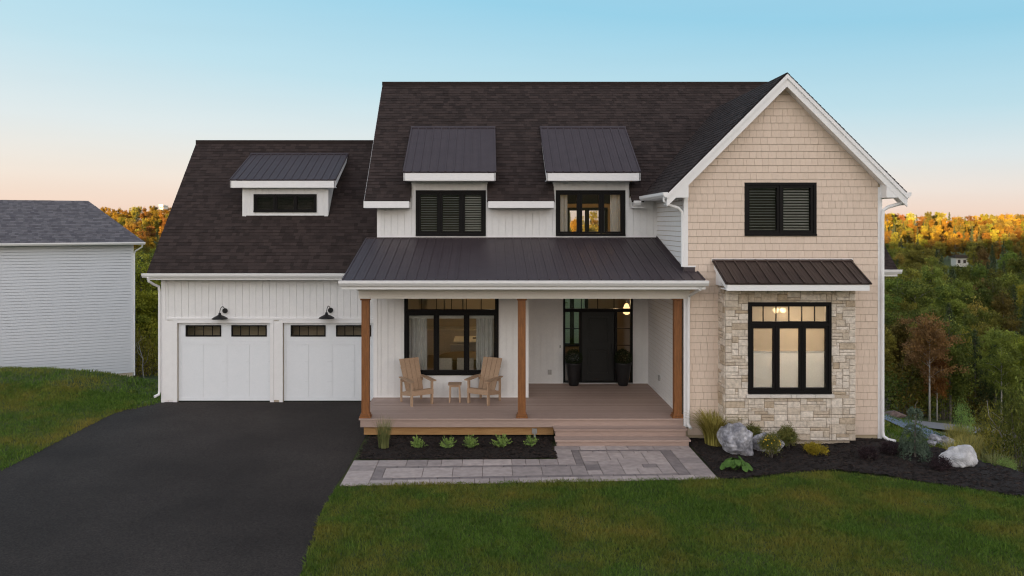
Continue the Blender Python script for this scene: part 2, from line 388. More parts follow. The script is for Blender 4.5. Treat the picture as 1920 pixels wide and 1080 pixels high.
cxm = gv[gf].mean(1)
ground = npmesh('ground', gv, gf, np.zeros(len(gf)), M['lawn']); tag(ground, kind='structure')
ground.data.polygons.foreach_set('use_smooth', np.ones(len(gf), bool))

def sheet(name, pts, z, mat, kind='structure'):
    m = MB(); m.poly([(x, y, z) for x, y in pts]); o = m.build(name, mat); tag(o, kind=kind); return o
rdw = random.Random(12)
def drx(Y): return np.interp(Y, [4, 8, 11.7, 14.3, 16], [-2.0, -2.35, -2.72, -2.95, -2.93])
sheet('driveway', [(float(drx(4+k*.32))+rdw.uniform(-.035, .03), 4+k*.32) for k in range(38)]+[(-2.93, 16.5), (-2.93, 23.02), (-9.3, 23.02), (-9.75, 22.5), (-10.07, 22)]+[(-10.18+rdw.uniform(-.04, .04), 21-k*.35) for k in range(49)], .012, M['asphalt'])
MUL_L = [(-2.86, 17.32), (1.56, 17.43), (1.62, 19.6), (-2.9, 19.6)]
MUL_R = [(4.72, 19.2), (4.72, 16.05), (5.27, 16.08), (5.9, 16.28), (6.5, 16.52), (7.2, 16.58), (7.97, 16.3), (8.5, 16.0), (9.1, 15.62), (9.7, 15.25), (10.1, 14.95), (11.4, 14.1), (12.6, 14.6), (11.3, 16.5), (10.75, 17.2), (10.7, 18.15), (9.6, 18.85), (9.5, 19.2)]
def pip(X, Y, poly):
    ins = np.zeros(len(X), bool); n = len(poly)
    for i in range(n):
        x0, y0 = poly[i]; x1, y1 = poly[(i+1) % n]
        if y0 == y1: continue
        c = ((y0 > Y) != (y1 > Y)) & (X < (x1-x0)*(Y-y0)/(y1-y0)+x0); ins ^= c
    return ins
def mound(name, poly, mat, amp):
    xs = [p[0] for p in poly]; ys = [p[1] for p in poly]; st = .1
    X, Y = np.meshgrid(np.arange(min(xs)-st, max(xs)+st, st), np.arange(min(ys)-st, max(ys)+st, st))
    w = X.shape[1]; ins = pip(X.ravel(), Y.ravel(), poly).reshape(X.shape)
    Z = h(X, Y)+.02+amp*(np.sin(X*3.1+Y*1.7)*.5+.5)*.5+RNG.uniform(0, .018, X.shape)
    A = np.arange(X.size).reshape(X.shape); a = A[:-1, :-1].ravel()
    keep = (ins[:-1, :-1] & ins[1:, 1:] & ins[1:, :-1] & ins[:-1, 1:]).ravel()
    a = a[keep]; fc = np.stack([a, a+1, a+1+w, a+w], 1)
    o = npmesh(name, np.stack([X.ravel(), Y.ravel(), Z.ravel()], 1), fc, np.zeros(len(fc)), mat); tag(o, kind='structure'); return o
mound('mulch_bed', MUL_L, M['mulch'], .03); mound('mulch_bed', MUL_R, M['mulch'], .05)
def chips(name, poly, n, amp):
    xs = [p[0] for p in poly]; ys = [p[1] for p in poly]
    X = RNG.uniform(min(xs), max(xs), n); Y = RNG.uniform(min(ys), max(ys), n); k = pip(X, Y, poly); X = X[k]; Y = Y[k]; n = len(X)
    Z = h(X, Y)+.032+amp*(np.sin(X*3.1+Y*1.7)*.5+.5)*.5
    a = RNG.uniform(0, 6.28, n); L = RNG.uniform(.012, .04, n); w = RNG.uniform(.004, .011, n); tz = RNG.uniform(-.5, .5, n)
    dx, dy = np.cos(a), np.sin(a)
    P = np.stack([X, Y, Z], 1)[:, None, :]
    q = np.stack([np.stack([s*dx*L-t*dy*w, s*dy*L+t*dx*w, s*tz*L*.6+t*.004], 1) for s, t in ((-1,-1),(1,-1),(1,1),(-1,1))], 1)
    v = (P+q).reshape(-1, 3); tag(npmesh(name, v, np.arange(n*4).reshape(-1, 4), RNG.random(n)**2, M['chip']), 'dark bark mulch chips', None, None, 'stuff')
chips('mulch_chips', MUL_L, 9000, .03); chips('mulch_chips', MUL_R, 22000, .05)

# gravel path and road beyond the crest on the right
def ribbon(name, pts, wd, mat, lift, sub=1):
    m = MB(); P = []
    for a, b in zip(pts, pts[1:]):
        n = max(2, int(math.dist(a, b)/1.0))
        P += [(a[0]+(b[0]-a[0])*i/n, a[1]+(b[1]-a[1])*i/n) for i in range(n)]
    P.append(pts[-1]); prev = None
    for i, p in enumerate(P):
        q = P[min(i+1, len(P)-1)]; o = P[max(i-1, 0)]; dx, dy = q[0]-o[0], q[1]-o[1]; L = math.hypot(dx, dy)
        nx, ny = -dy/L, dx/L
        row = [(p[0]+nx*wd*s, p[1]+ny*wd*s) for s in np.linspace(-.5, .5, 7)]
        row = [(x, y, float(h(x, y))+lift) for x, y in row]
        if prev:
            for k in range(6): m.poly([prev[k], prev[k+1], row[k+1], row[k]])
        prev = row
    o = m.build(name, mat, smooth=True); tag(o, kind='structure'); return o
ribbon('gravel_path', [(11.6, 31), (12.9, 28), (13.5, 25.5), (13.8, 22.8), (15.5, 19), (22, 14)], 2.9, M['gravel'], .06)
ribbon('road', [(-10, 46), (12, 42), (20, 40.6), (30, 39), (60, 36)], 4.2, M['road'], .12)

# ------------------------------------------------------------------ grass (one mass of blades)
def in_bed(X, Y):
    k = pip(X, Y, MUL_L) | pip(X, Y, MUL_R)
    k |= (X > -10.13+np.clip((Y-21.6)*.62, 0, .85)) & (X < drx(Y)-.02) & (Y < 23.05)
    k |= (X > -2.98) & (X < 4.74) & (Y > 15.72+.056*(X+2.9)) & (Y < 24)
    k |= (X > -9.45) & (X < 9.6) & (Y > 19) | (X > 9) & (X < 12) & (Y > 23.6)
    return k
def lawn(n, x0, x1, y0, y1, hgt, wid):
    X = RNG.uniform(x0, x1, n); Y = RNG.uniform(y0, y1, n); k = ~in_bed(X, Y)
    px_ = 912+X*F/Y
    k &= (px_ > -260) & (px_ < 2180); X = X[k]; Y = Y[k]; n = len(X); Z = h(X, Y)
    a = RNG.uniform(0, 6.28, n); cl = .75+.5*(np.sin(X*2.3+1.7*np.sin(Y*1.9))*np.sin(Y*2.9+1.3*np.sin(X*2.2))*.5+.5)
    H = hgt*RNG.uniform(.5, 1.25, n)*cl; w = wid*RNG.uniform(.6, 1.3, n); ln = RNG.uniform(.1, 1.1, n)*H
    b = RNG.uniform(0, 6.28, n)
    base = np.stack([X, Y, Z-.005], 1); dx = np.stack([np.cos(a)*w, np.sin(a)*w, 0*w], 1)
    tip = base+np.stack([np.cos(b)*ln, np.sin(b)*ln, H], 1)
    mid = base+np.stack([np.cos(b)*ln*.35, np.sin(b)*ln*.35, H*.62], 1)
    v = np.stack([base-dx, base+dx, mid+dx*.7, tip, mid-dx*.7], 1).reshape(-1, 3)
    return v, RNG.random(n)
def grassmat():
    m = pm('grass_blade', (.052, .118, .013), (.160, .250, .034), .65, tint=True, noise=.2, nscale=1.2, transl=.3, spec=.3)
    nt = m.node_tree; n = nt.nodes; l = nt.links; g = n.new('ShaderNodeNewGeometry')
    nz = n.new('ShaderNodeTexNoise'); nz.inputs['Scale'].default_value = .42; nz.inputs['Detail'].default_value = 6; nz.inputs['Roughness'].default_value = .68; l.new(g.outputs['Position'], nz.inputs['Vector'])
    r = n.new('ShaderNodeMapRange'); r.inputs[1].default_value = .45; r.inputs[2].default_value = .69; l.new(nz.outputs[0], r.inputs[0])
    mx = n.new('ShaderNodeMix'); mx.data_type = 'RGBA'; mx.inputs[7].default_value = (.30, .24, .045, 1); l.new(r.outputs[0], mx.inputs[0])
    b = n['Principled BSDF']; src = b.inputs['Base Color'].links[0].from_socket
    l.new(src, mx.inputs[6]); l.new(mx.outputs[2], b.inputs['Base Color'])
    for x in n:
        if x.type == 'BSDF_TRANSLUCENT': l.new(mx.outputs[2], x.inputs[0])
    return m
GV = []; GT = []
for args in ((270000, -3.2, 12.5, 10.8, 17.5, .066, .0055), (110000, -20, -10, 13, 24, .075, .007), (60000, -24, -9, 22, 34, .09, .011), (24000, 9.3, 16, 18, 34, .10, .012)):
    v, t = lawn(*args); GV.append(v); GT.append(t)
GV = np.concatenate(GV); GT = np.concatenate(GT)
tag(npmesh('grass', GV, np.arange(len(GV)).reshape(-1, 5), GT, grassmat()), 'mown green lawn grass with dry yellowish patches', None, None, 'stuff')

# ------------------------------------------------------------------ THE HOUSE
HL = (0, 24, 0)
house = thing('farmhouse', 'modern white farmhouse with beige shingled gable, black windows, covered porch and double garage', 'house', HL)
def hb(mb, name, mat, parent=None, **k): return mb.build(name, mat, parent or house, off=HL, **k)
YD, YL, YB, Y2, YG, YGA = 19.10, 21.42, 23.28, 22.12, 19.09, 23.05
XL, XG, XR, XB = -3.02, 4.753, 9.47, 1.114
YBK = 29.0
def ez(Y): return 5.80+(Y-21.65)                  # top of main roof front slope
RZ = 8.75; RX = 7.10                               # gable ridge

# window openings: x0, x1, z0, z1
H_L = (-2.214, .33, 1.103, 3.32)                   # porch picture window
H_D = (2.247, 4.281, .505, 3.32)                   # entry
H_2L = (-1.965, -.015, 4.835, 6.11)
H_2R = (1.93, 3.865, 4.835, 6.11)
H_G = (6.19, 7.92, 4.89, 6.17)
H_B = (6.107, 8.046, 1.22, 3.347)
H_BK = (2.93, 4.42, 4.3, 5.76); H_BK2 = (2.55, 3.7, .7, 3.1)
GD1 = (-8.96, -6.265, -.02, 2.30); GD2 = (-5.90, -3.215, -.02, 2.30)

st = MB()     # structural walls
def wallY(Y, x0, x1, z0, z1, holes=(), t=.14):
    for a, b, c, d in cut_rect(x0, x1, z0, z1, list(holes)): st.box(a, b, Y, Y+t, c, d)
def wallX(X, y0, y1, z0, z1, holes=(), t=.14):
    for a, b, c, d in cut_rect(y0, y1, z0, z1, list(holes)): st.box(X, X+t, a, b, c, d)
wallY(YL, XL, XB, .3, 4.6, [H_L]); wallY(YB, XB, XG, .3, 4.6, [H_D])
wallX(XB-.14, YL+.141, YB-.001, .3, 4.6)
wallY(Y2, XL, XG, 4.6, 5.95, [H_2L, H_2R])
wallX(XG, YG+.01, 24.9, -.2, 5.86); wallX(XR-.14, YG+.141, YBK, -.4, 5.86)
for r_ in cut_rect(XG+.001, XR, -.2, 8.6, [H_G, (6.0, 8.2, 1.1, 3.45)]):
    q_ = clip([(r_[0], r_[2]), (r_[1], r_[2]), (r_[1], r_[3]), (r_[0], r_[3])], 1, 1, RX+RZ-.16)
    q_ = clip(q_, -1, 1, RZ-RX-.16) if len(q_) >= 3 else q_
    if len(q_) >= 3: st.prism([(a, YG, b) for a, b in q_], (0, .14, 0))
wallX(XL, YL+.141, YBK, -.1, 3.9); wallX(XL, Y2+.141, YBK, 3.9, 5.86); wallY(YBK, XL, XR, -.3, 5.9, [H_BK, H_BK2])
wallY(YGA, -9.42, XL-.001, 2.30, 3.95); wallY(YGA, -9.42, GD1[0], -.05, 2.3); wallY(YGA, GD1[1], GD2[0], -.05, 2.3); wallY(YGA, GD2[1], XL-.001, -.05, 2.3)
wallX(-9.42, YGA+.141, 30, -.3, 3.95); wallY(30, -9.42, XL-.001, -.3, 3.9)
# porch ceiling, floors between storeys, partitions
st.box(XL+.141, XG-.001, YB+.141, YBK-.001, 3.42, 3.6); st.box(XL+.141, XB-.001, YL+.141, YB+.14, 3.42, 3.6)
st.box(XL+.141, XG-.001, Y2+.145, YBK-.001, 6.30, 6.36)                # upstairs ceiling
st.box(XG+.141, XR-.141, YG+.141, YBK-.001, 3.42, 3.6); st.box(XG+.141, XR-.141, YG+.141, 24.8, 6.30, 6.36)
st.box(.85, .95, Y2+.145, YBK-.001, 3.6, 6.3)
hb(st, 'wall', M['inwall'])
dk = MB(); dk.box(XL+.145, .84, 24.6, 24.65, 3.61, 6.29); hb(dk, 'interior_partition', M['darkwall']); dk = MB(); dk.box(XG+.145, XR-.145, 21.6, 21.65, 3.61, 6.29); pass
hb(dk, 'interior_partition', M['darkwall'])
dk = MB(); dk.box(-9.2, XL-.02, 23.75, 23.78, .01, 2.5); hb(dk, 'interior_partition', M['inwall'])  # panel added close behind the garage doors to catch daylight through the panes
for b_ in ((XG+.145, XR-.145, 22.4, 22.45, .5, 3.41), (XG+.145, XG+.16, YG+.15, 22.39, .5, 3.41), (XR-.16, XR-.145, YG+.15, 22.39, .5, 3.41), (XG+.161, XR-.161, YG+.15, 22.39, 3.39, 3.41)):
    dk = MB(); dk.box(*b_); hb(dk, 'interior_partition', M['white_siding'])  # white lining added to the bay room so bounced lamplight stays neutral
fl = MB(); fl.box(XL+.142, XG-.002, YB+.142, YBK-.002, .38, .5); fl.box(XL+.142, XB-.145, YL+.142, YB+.141, .38, .5); fl.box(XG+.142, XR-.142, YG+.145, 23.39, .38, .5)
fl.box(-9.27, XL-.002, 23.2, 29.9, -.15, -.02); hb(fl, 'interior_floor', M['infloor'])

# cladding: white vertical boards
sd = MB()
boards(sd, XZ(YL), rects(*cut_rect(XL, XB, .5, 3.7, [H_L])), .187, u0=XL)
boards(sd, XZ(YB), rects(*cut_rect(XB, XG, .5, 3.7, [H_D])), .187, u0=XG)
boards(sd, XZ(Y2), rects(*cut_rect(XL, XG, 4.6, 5.9, [H_2L, H_2R])), .187, u0=XL)
for a, b in ((-2.06, -.0), (1.89, 3.955)):
    hh = H_2L if a < 0 else H_2R
    boards(sd, XZ(Y2), rects(*cut_rect(a, b, 5.9, 6.62, [hh])), .187, u0=XL)
boards(sd, XZ(YGA), rects(*cut_rect(-9.42, XL, -.02, 3.8, [(-9.05, -3.13, -1, 2.37)])), .196, u0=-9.42)
boards(sd, Fr((XB, 0, 0), (0,1,0), (0,0,1), (1,0,0)), rects((YL, YB, .5, 3.7)), .187)
boards(sd, Fr((XL, 0, 0), (0,-1,0), (0,0,1), (-1,0,0)), rects((-YGA, -YL, .3, 3.9)), .187)
boards(sd, Fr((-9.42, 0, 0), (0,-1,0), (0,0,1), (-1,0,0)), rects((-30, -YGA, -.1, 3.9)), .196)
boards(sd, Fr((XL, 0, 0), (0,-1,0), (0,0,1), (-1,0,0)), rects((-26, -Y2, 3.9, 5.8)), .187)
hb(sd, 'board_siding', M['white_siding'])
lp = MB()     # white lap siding on the recess side of the gable wing
courses(lp, Fr((XG, 0, 0), (0,1,0), (0,0,1), (-1,0,0)), rects((YG+.08, YB, .5, 5.9)), .125, lb=.026, lt=.014, reveal=.012)
hb(lp, 'lap_siding', M['white_siding'])
sk = MB()     # beige shakes
def gpoly(r): 
    q = [(r[0], r[2]), (r[1], r[2]), (r[1], r[3]), (r[0], r[3])]
    q = clip(q, 1, 1, RX+RZ-.1)
    if len(q) >= 3: q = clip(q, -1, 1, RZ-RX-.1)
    return q if len(q) >= 3 else None
polys = [q for q in (gpoly(r) for r in cut_rect(XG+.08, XR-.08, .12, 8.7, [H_G, (5.62, 8.55, -1, 3.9)])) if q]
courses(sk, XZ(YG), polys, .170, .12, .22, lb=.032, lt=.024, gap=.004, jit=.10, v0=.12, reveal=.0085)
courses(sk, Fr((XR, 0, 0), (0,1,0), (0,0,1), (1,0,0)), rects((YG, YBK, -.3, 5.85)), .170, .10, .26, lb=.032, lt=.024, gap=.005, v0=.12, reveal=.013)
hb(sk, 'shake_siding', M['shake'])
fo = MB(); fo.box(XG+.02, XR-.02, YG+.03, YBK, -.6, .12-.004); fo.box(5.62, 8.50, 18.60, YG+.02, -.3, .135)
fo.box(-9.30, -9.0, YGA-.012, YGA+.1, -.3, .055); fo.box(-6.2, -5.96, YGA-.012, YGA+.1, -.3, .055); fo.box(-9.0, -3.1, YGA-.02, YGA+.12, -.3, -.005); fo.box(-9.4, XL, YGA+.02, 30, -2, -.03)
fo.box(XL+.02, XG, YL+.02, YBK, -1, .37); hb(fo, 'foundation', M['concrete'])

# trim
def tb(x0, x1, z0, z1, Y, d=.03, extra=None, name='corner_trim'):
    tr = MB(); tr.box(x0, x1, Y-d, Y+.001, z0, z1)
    if extra: tr.box(*extra)
    hb(tr, name, M['white_trim'])
tb(XG-.02, XG+.08, 3.9, 5.9, YG, .035, (XG-.024, XG+.001, YG+.001, YG+.09, 3.9, 5.9)); tb(XG-.02, XG+.08, .3, 3.8, YG, .035)
tb(XR-.08, XR+.02, -.05, 6.06, YG, .035, (XR, XR+.024, YG+.001, YG+.09, -.05, 5.9))
tb(XL-.02, XL+.08, 4.8, 5.72, Y2, .03); tb(XL, XG, 4.79, 4.835, Y2, .028)
tb(XL-.02, XL+.08, .5, 3.7, YL, .03); tb(XB-.09, XB+.02, .5, 3.7, YL, .03); tb(XL+.08, XB-.09, .5, .54, YL, .022); tb(XB+.03, XG-.02, .5, .54, YB, .022)
tr = MB(); tr.box(XG-.042, XG, YD+.05, YB, .5, .535); hb(tr, 'base_trim', M['white_trim'])
tb(-2.075, -1.967, 5.55, 6.62, Y2, .034); tb(-.012, .02, 5.55, 6.62, Y2, .034); tb(1.865, 1.928, 5.55, 6.62, Y2, .034); tb(3.868, 3.965, 5.55, 6.62, Y2, .034)
# garage casings
for x0, x1 in ((-9.42, -9.3), ): tb(x0, x1, .0, 3.8, YGA, .03)
tb(-9.07, GD1[0], -.0, 2.40, YGA, .05); tb(GD1[1], -6.16, 0, 2.40, YGA, .05); tb(-6.0, GD2[0], 0, 2.40, YGA, .05); tb(GD2[1], -3.11, 0, 2.40, YGA, .05)
tb(-6.158, -6.002, .07, 2.36, YGA, .035)
tb(-9.30, -9.08, .07, 2.36, YGA, .032)
tb(-9.25, XL, 2.402, 2.455, YGA, .06); tb(GD1[0]+.001, GD1[1]-.001, 2.30, 2.40, YGA, .046); tb(GD2[0]+.001, GD2[1]-.001, 2.30, 2.40, YGA, .046)

# ---- roofs
def slope(mb, base, polyxy, zf, nrm_y, uax):
    """asphalt tabs over a sloped plane; polyxy in plan, zf height; u runs along uax, v up the slope"""
def roof_plane(mb, O, U, V, polys, expo=.13, tones=None):
    U = Vector(U).normalized(); V = Vector(V).normalized(); N = U.cross(V).normalized()
    if N.z < 0: N = -N
    fr = Fr(O, U, V, N)
    courses(mb, fr, polys, expo, .10, .24, lb=.012, lt=.003, gap=.0, jit=.4, tones=tones)
    for q in polys:
        mb.prism([fr.p(a, b, -.003) for a, b in q], -N*.05, .15)
q2 = math.sqrt(2)
rf = MB()
def main_strip(x0, x1, ya, yb): return [(x0, (ya-21.65)*q2), (x1, (ya-21.65)*q2), (x1, (yb-21.65)*q2), (x0, (yb-21.65)*q2)]
YR = 25.56
strips = [main_strip(-3.33, -2.075, 21.65, YR), main_strip(-2.075, .02, 23.7, YR), main_strip(.02, 1.865, 21.65, YR), main_strip(1.865, 3.965, 23.7, YR), main_strip(3.965, 4.30, 21.65, YR)]
# right part, bounded by the valley of the gable wing
strips.append([(4.30, .15*q2), (7.10, (24.6-21.65)*q2), (7.10, (YR-21.65)*q2), (4.30, (YR-21.65)*q2)])
strips.append([(7.10, (24.6-21.65)*q2), (9.75, (21.95-21.65)*q2), (9.75, (YR-21.65)*q2), (7.10, (YR-21.65)*q2)])
roof_plane(rf, (0, 21.65, 5.80), (1,0,0), (0,1,1), strips)
roof_plane(rf, (0, 29.47, 5.80), (-1,0,0), (0,-1,1), [[(-9.75, 0), (3.33, 0), (3.33, 3.91*q2), (-9.75, 3.91*q2)]], expo=.3)
rf.box(-3.34, 9.76, YR-.12, YR+.12, ez(YR)-.10, ez(YR)+.012, .2)
hb(rf, 'roof', M['shingle'])
gr = MB()
YRk = 18.75
# left slope of gable wing (faces -X): u along +Y, v up
L0 = Vector((4.28, 0, RZ-(RX-4.28)))
roof_plane(gr, L0, (0,-1,0), (1,0,1), [[(-YRk, 0), (-YRk, 2.82*q2), (-24.6, 2.82*q2), (-21.78, 0)]])
R0 = Vector((9.92, 0, RZ-(9.92-RX)))
roof_plane(gr, R0, (0,1,0), (-1,0,1), [[(YRk, 0), (21.78, 0), (24.6, 2.82*q2), (YRk, 2.82*q2)]])
hb(gr, 'roof', M['shingle'])
ga = MB()
s_ = Vector((0, 3.94, 7.94-3.774)); sl_len = s_.length
roof_plane(ga, (0, 22.6, 3.774), (1,0,0), s_, [[(-9.66, 0), (-3.03, 0), (-3.03, sl_len), (-9.66, sl_len)]])
roof_plane(ga, (0, 30.48, 3.774), (-1,0,0), (0,-s_.y,s_.z), [[(3.03, 0), (9.66, 0), (9.66, sl_len), (3.03, sl_len)]], expo=.3)
ga.box(-9.665, -3.03, 26.42, 26.66, 7.80, 7.955, .2)
hb(ga, 'roof', M['shingle'])
# garage gable end on the left
ge = MB(); ge.prism([(-9.42, 23.05, 3.9), (-9.42, 30, 3.9), (-9.42, 26.54, 7.80)], (.14, 0, 0)); hb(ge, 'gable_end', M['white_siding'])
ge = MB(); ge.prism([(XL, Y2, 5.85), (XL, YBK, 5.85), (XL, YR, ez(YR)-.15)], (.14, 0, 0)); hb(ge, 'gable_end', M['white_siding']); ge = MB(); ge.prism([(XR-.14, 22, 5.85), (XR-.14, YBK, 5.85), (XR-.14, YR, ez(YR)-.15)], (.14, 0, 0)); hb(ge, 'gable_end', M['white_siding'])

# fascia, rakes, soffits
fa = MB()
zf = 5.80
for a, b in ((-3.34, -2.10), (.05, 1.84)):
    fa = MB(); fa.box(a, b, 21.60, 21.645, zf-.19, zf-.01); fa.box(a, b, 21.645, Y2, zf-.19, zf-.165); hb(fa, 'fascia', M['white_trim'])
fa = MB(); fa.box(3.99, 4.30, 21.66, Y2, zf-.19, zf-.165); hb(fa, 'soffit', M['white_trim'])
# gable rakes
def rake(side, y0, y1, w, drop):
    sx = -1 if side < 0 else 1
    e = 2.84
    a = (RX, y0, RZ-.045-drop); b = (RX+sx*e, y0, RZ-e-.045-drop)
    fa.prism([a, b, (b[0], y0, b[2]-w*q2), (a[0], y0, a[2]-w*q2)], (0, y1-y0, 0))
for sx in (-1, 1):
    fa = MB(); rake(sx, 18.76, 18.80, .20, 0); rake(sx, 18.73, 18.765, .075, -.01)
    hb(fa, 'rake_board', M['white_trim']); fa = MB()
    # sloped soffit behind the rake
    a0 = (RX+sx*.0, RZ-.25); e = 2.84
    fa.prism([(RX, 18.80, RZ-.27), (RX+sx*e, 18.80, RZ-e-.27), (RX+sx*e, 18.80, RZ-e-.29), (RX, 18.80, RZ-.29)], (0, YG-18.80, 0))
    hb(fa, 'soffit', M['white_trim']); fa = MB()
    # cornice return box
    xi = XG+.02 if sx < 0 else XR-.02
    xo = RX+sx*2.80
    zt = lambda x: RZ-abs(x-RX)-.08
    zb = 5.80
    fa.prism([(xo, 18.765, zb), (xi, 18.765, zb), (xi, 18.765, zt(xi)-.05), (xo, 18.765, zt(xo))], (0, YG-18.765-.001, 0))
    # eave fascia + soffit running back
    fa.box(min(xo, xo+sx*.03), max(xo, xo+sx*.03), 18.77, 21.7, zb+.0, zb+.13)
    fa.box(min(xo, (XG if sx < 0 else XR)), max(xo, (XG if sx < 0 else XR)), YG+.001, 21.9, zb, zb+.022)
    hb(fa, 'cornice_return', M['white_trim'])
# gutters and downspouts
def gutter_x(mb, x0, x1, Y, zt, d=.11, hgt=.115):
    prof = [(0, 0), (-d*.55, 0), (-d, hgt*.55), (-d, hgt), (0, hgt)]
    mb.prism([(x0, Y+a, zt-hgt+b) for a, b in prof], (x1-x0, 0, 0))
    mb.box(x0-.002, x1+.002, Y-d-.008, Y-d+.004, zt-.018, zt+.004)
gt = MB(); gutter_x(gt, -9.77, -3.03, 22.60, 3.765, .10, .12)
hb(gt, 'gutter', M['white_trim'])
gt = MB(); gutter_x(gt, -3.41, 5.13, 18.41, 3.865, .11, .125); hb(gt, 'gutter', M['white_trim'])
gt = MB(); gutter_x(gt, 4.0, 4.19, 21.62, 5.80, .11, .12)
gt.prism([(4.28, 18.74, 5.80), (4.22, 18.74, 5.80), (4.17, 18.74, 5.86), (4.17, 18.74, 5.925), (4.28, 18.74, 5.925)], (0, 2.95, 0)); hb(gt, 'gutter', M['white_trim'])
gt = MB(); gt.prism([(9.92, 18.74, 5.80), (9.98, 18.74, 5.80), (10.03, 18.74, 5.86), (10.03, 18.74, 5.925), (9.92, 18.74, 5.925)], (0, 3.1, 0)); hb(gt, 'gutter', M['white_trim'])
def spout(path, r=.036):
    m = MB(); m.tube(path, r, 10); return hb(m, 'downspout', M['white_trim'], smooth=False)
spout([(9.97, 18.85, 5.82), (9.95, 18.87, 5.74), (9.86, 18.93, 5.66), (9.60, 19.0, 5.58), (9.50, 19.02, 5.50), (9.48, 19.02, 5.3), (9.48, 19.02, .22), (9.49, 19.0, .10), (9.56, 18.92, .04), (9.68, 18.8, .03)], .042)
spout([(4.22, 18.85, 5.82), (4.22, 18.87, 5.72), (4.30, 18.93, 5.64), (4.58, 19.0, 5.56), (4.685, 19.04, 5.46), (4.70, 19.05, 5.3), (4.70, 19.05, 4.15)], .036)
spout([(4.96, 18.40, 3.76), (4.96, 18.44, 3.66), (4.92, 18.75, 3.56), (4.845, 18.98, 3.46), (4.83, 19.0, 3.3), (4.83, 19.0, .42), (4.83, 18.96, .36), (4.86, 18.88, .32)], .038)
spout([(-9.60, 22.55, 3.66), (-9.60, 22.60, 3.54), (-9.55, 22.8, 3.44), (-9.47, 22.97, 3.36), (-9.46, 23.0, 3.2), (-9.46, 23.0, .32), (-9.47, 22.96, .24), (-9.55, 22.85, .20)], .038)
# garage eave fascia + soffit + rake
gf_ = MB(); gf_.box(-9.66, -3.03, 22.605, 22.64, 3.58, 3.76); gf_.box(-9.66, -3.03, 22.64, YGA-.02, 3.585, 3.61); hb(gf_, 'fascia', M['white_trim']); gf_ = MB()
n_ = Vector((0, -s_.z, s_.y)).normalized()
for X in (-9.66,):
    a = Vector((X-.02, 22.6, 3.774))-n_*.055; b = Vector((X-.02, 26.54, 7.94))-n_*.055
    gf_.prism([a, b, b-n_*.16, a-n_*.16], (.03, 0, 0))
hb(gf_, 'rake_board', M['white_trim']); gf_ = MB()
nm = Vector((0, -1, 1)).normalized()
a = Vector((-3.35, 21.65, 5.8))-nm*.055; b = Vector((-3.35, YR, ez(YR)))-nm*.055; gf_.prism([a, b, b-nm*.16, a-nm*.16], (.03, 0, 0))
hb(gf_, 'rake_board', M['white_trim'])

# ---- ribbed metal roofs
def metal(name, A, B, Cc, D, mat, pitch=.23, rib=.022, parent=None, th=.03):
    """A,B eave left/right, D,C top left/right"""
    A, B, Cc, D = map(Vector, (A, B, Cc, D)); N = (B-A).cross(D-A).normalized()
    if N.z < 0: N = -N
    m = MB(); m.prism([A, B, Cc, D], -N*th)
    L = (B-A).length; n = round(L/pitch)
    for k in range(n+1):
        t = min(max(k/n, .012), .988); p = A.lerp(B, t); q = D.lerp(Cc, t)
        m.beam(p+N*(rib/2-.002), q+N*(rib/2-.002), .032, rib, up=N)
        if k < n:
            for e in (.36, .64):
                t2 = (k+e)/n; p2 = A.lerp(B, t2); q2_ = D.lerp(Cc, t2); m.beam(p2+N*.002, q2_+N*.002, .02, .006, up=N)
    d = (D-A).normalized()
    m.beam(D-d*.05+N*.012, Cc-d*.05+N*.012, .10, .028, up=N)      # ridge flashing
    return hb(m, name, mat, parent)
porch = metal('porch_roof', (-3.35, 18.41, 3.878), (5.067, 18.41, 3.878), (5.067, YG-.02, 3.878+.67*.2404), (-3.35, YG-.02, 3.878+.67*.2404), M['metal'])
pz = lambda Y: 3.878+(Y-18.41)*.2404
bpy.data.objects.remove(porch)
pr = MB(); N = Vector((0, -.2404, 1)).normalized()
def pt(x, Y, n=0): return Vector((x, Y, pz(Y)))+N*n
pr.prism([pt(-3.35, 18.41), pt(5.067, 18.41), pt(5.067, YG-.03), pt(XG-.036, YG-.03), pt(XG-.036, Y2-.02), pt(-3.35, Y2-.02)], -N*.03)
x = -3.335
while x < 5.06:
    ye = Y2-.03 if x < XG-.04 else YG-.04
    pr.beam(pt(x, 18.405, .010), pt(x, ye, .010), .034, .022, up=N)
    for e in (.085, .155):
        if x+e < XG-.04: pr.beam(pt(x+e, 18.405, .002), pt(x+e, Y2-.03, .002), .02, .006, up=N)
    x += .2398
pr.box(-3.34, XG-.03, Y2-.05, Y2-.03, 4.70, 4.80); 
pr.prism([pt(XG-.04, YG, -.01), pt(XG-.04, Y2-.05, -.01), pt(XG-.04, Y2-.05, .09), pt(XG-.04, YG, .09)], (.012, 0, 0))
pr.box(XG-.03, 5.0, YG-.045, YG-.027, pz(YG)-.02, pz(YG)+.10)
hb(pr, 'porch_roof', M['metal'])
pf = MB(); pf.box(-3.36, 5.08, 18.415, 18.45, 3.66, 3.85); pf.box(-3.33, 5.05, 18.45, YG-.04, 3.655, 3.68); pf.box(-3.33, XG-.03, YG-.04, YL, 3.655, 3.68); pf.box(XB+.02, XG-.03, YL, YB, 3.655, 3.68)
pf.prism([(-3.36, 18.45, 3.69), (-3.36, Y2, 3.69), (-3.36, Y2, pz(Y2)-.06), (-3.36, 18.45, pz(18.45)-.06)], (.03, 0, 0))
pf.prism([(5.05, 18.45, 3.69), (5.05, YG-.03, 3.69), (5.05, YG-.03, pz(YG)-.06), (5.05, 18.45, pz(18.45)-.06)], (.03, 0, 0))
pf.box(XG+.08, 5.02, YG-.05, YG-.03, pz(YG)+.10, pz(YG)+.135)
hb(pf, 'porch_soffit', M['white_trim'])
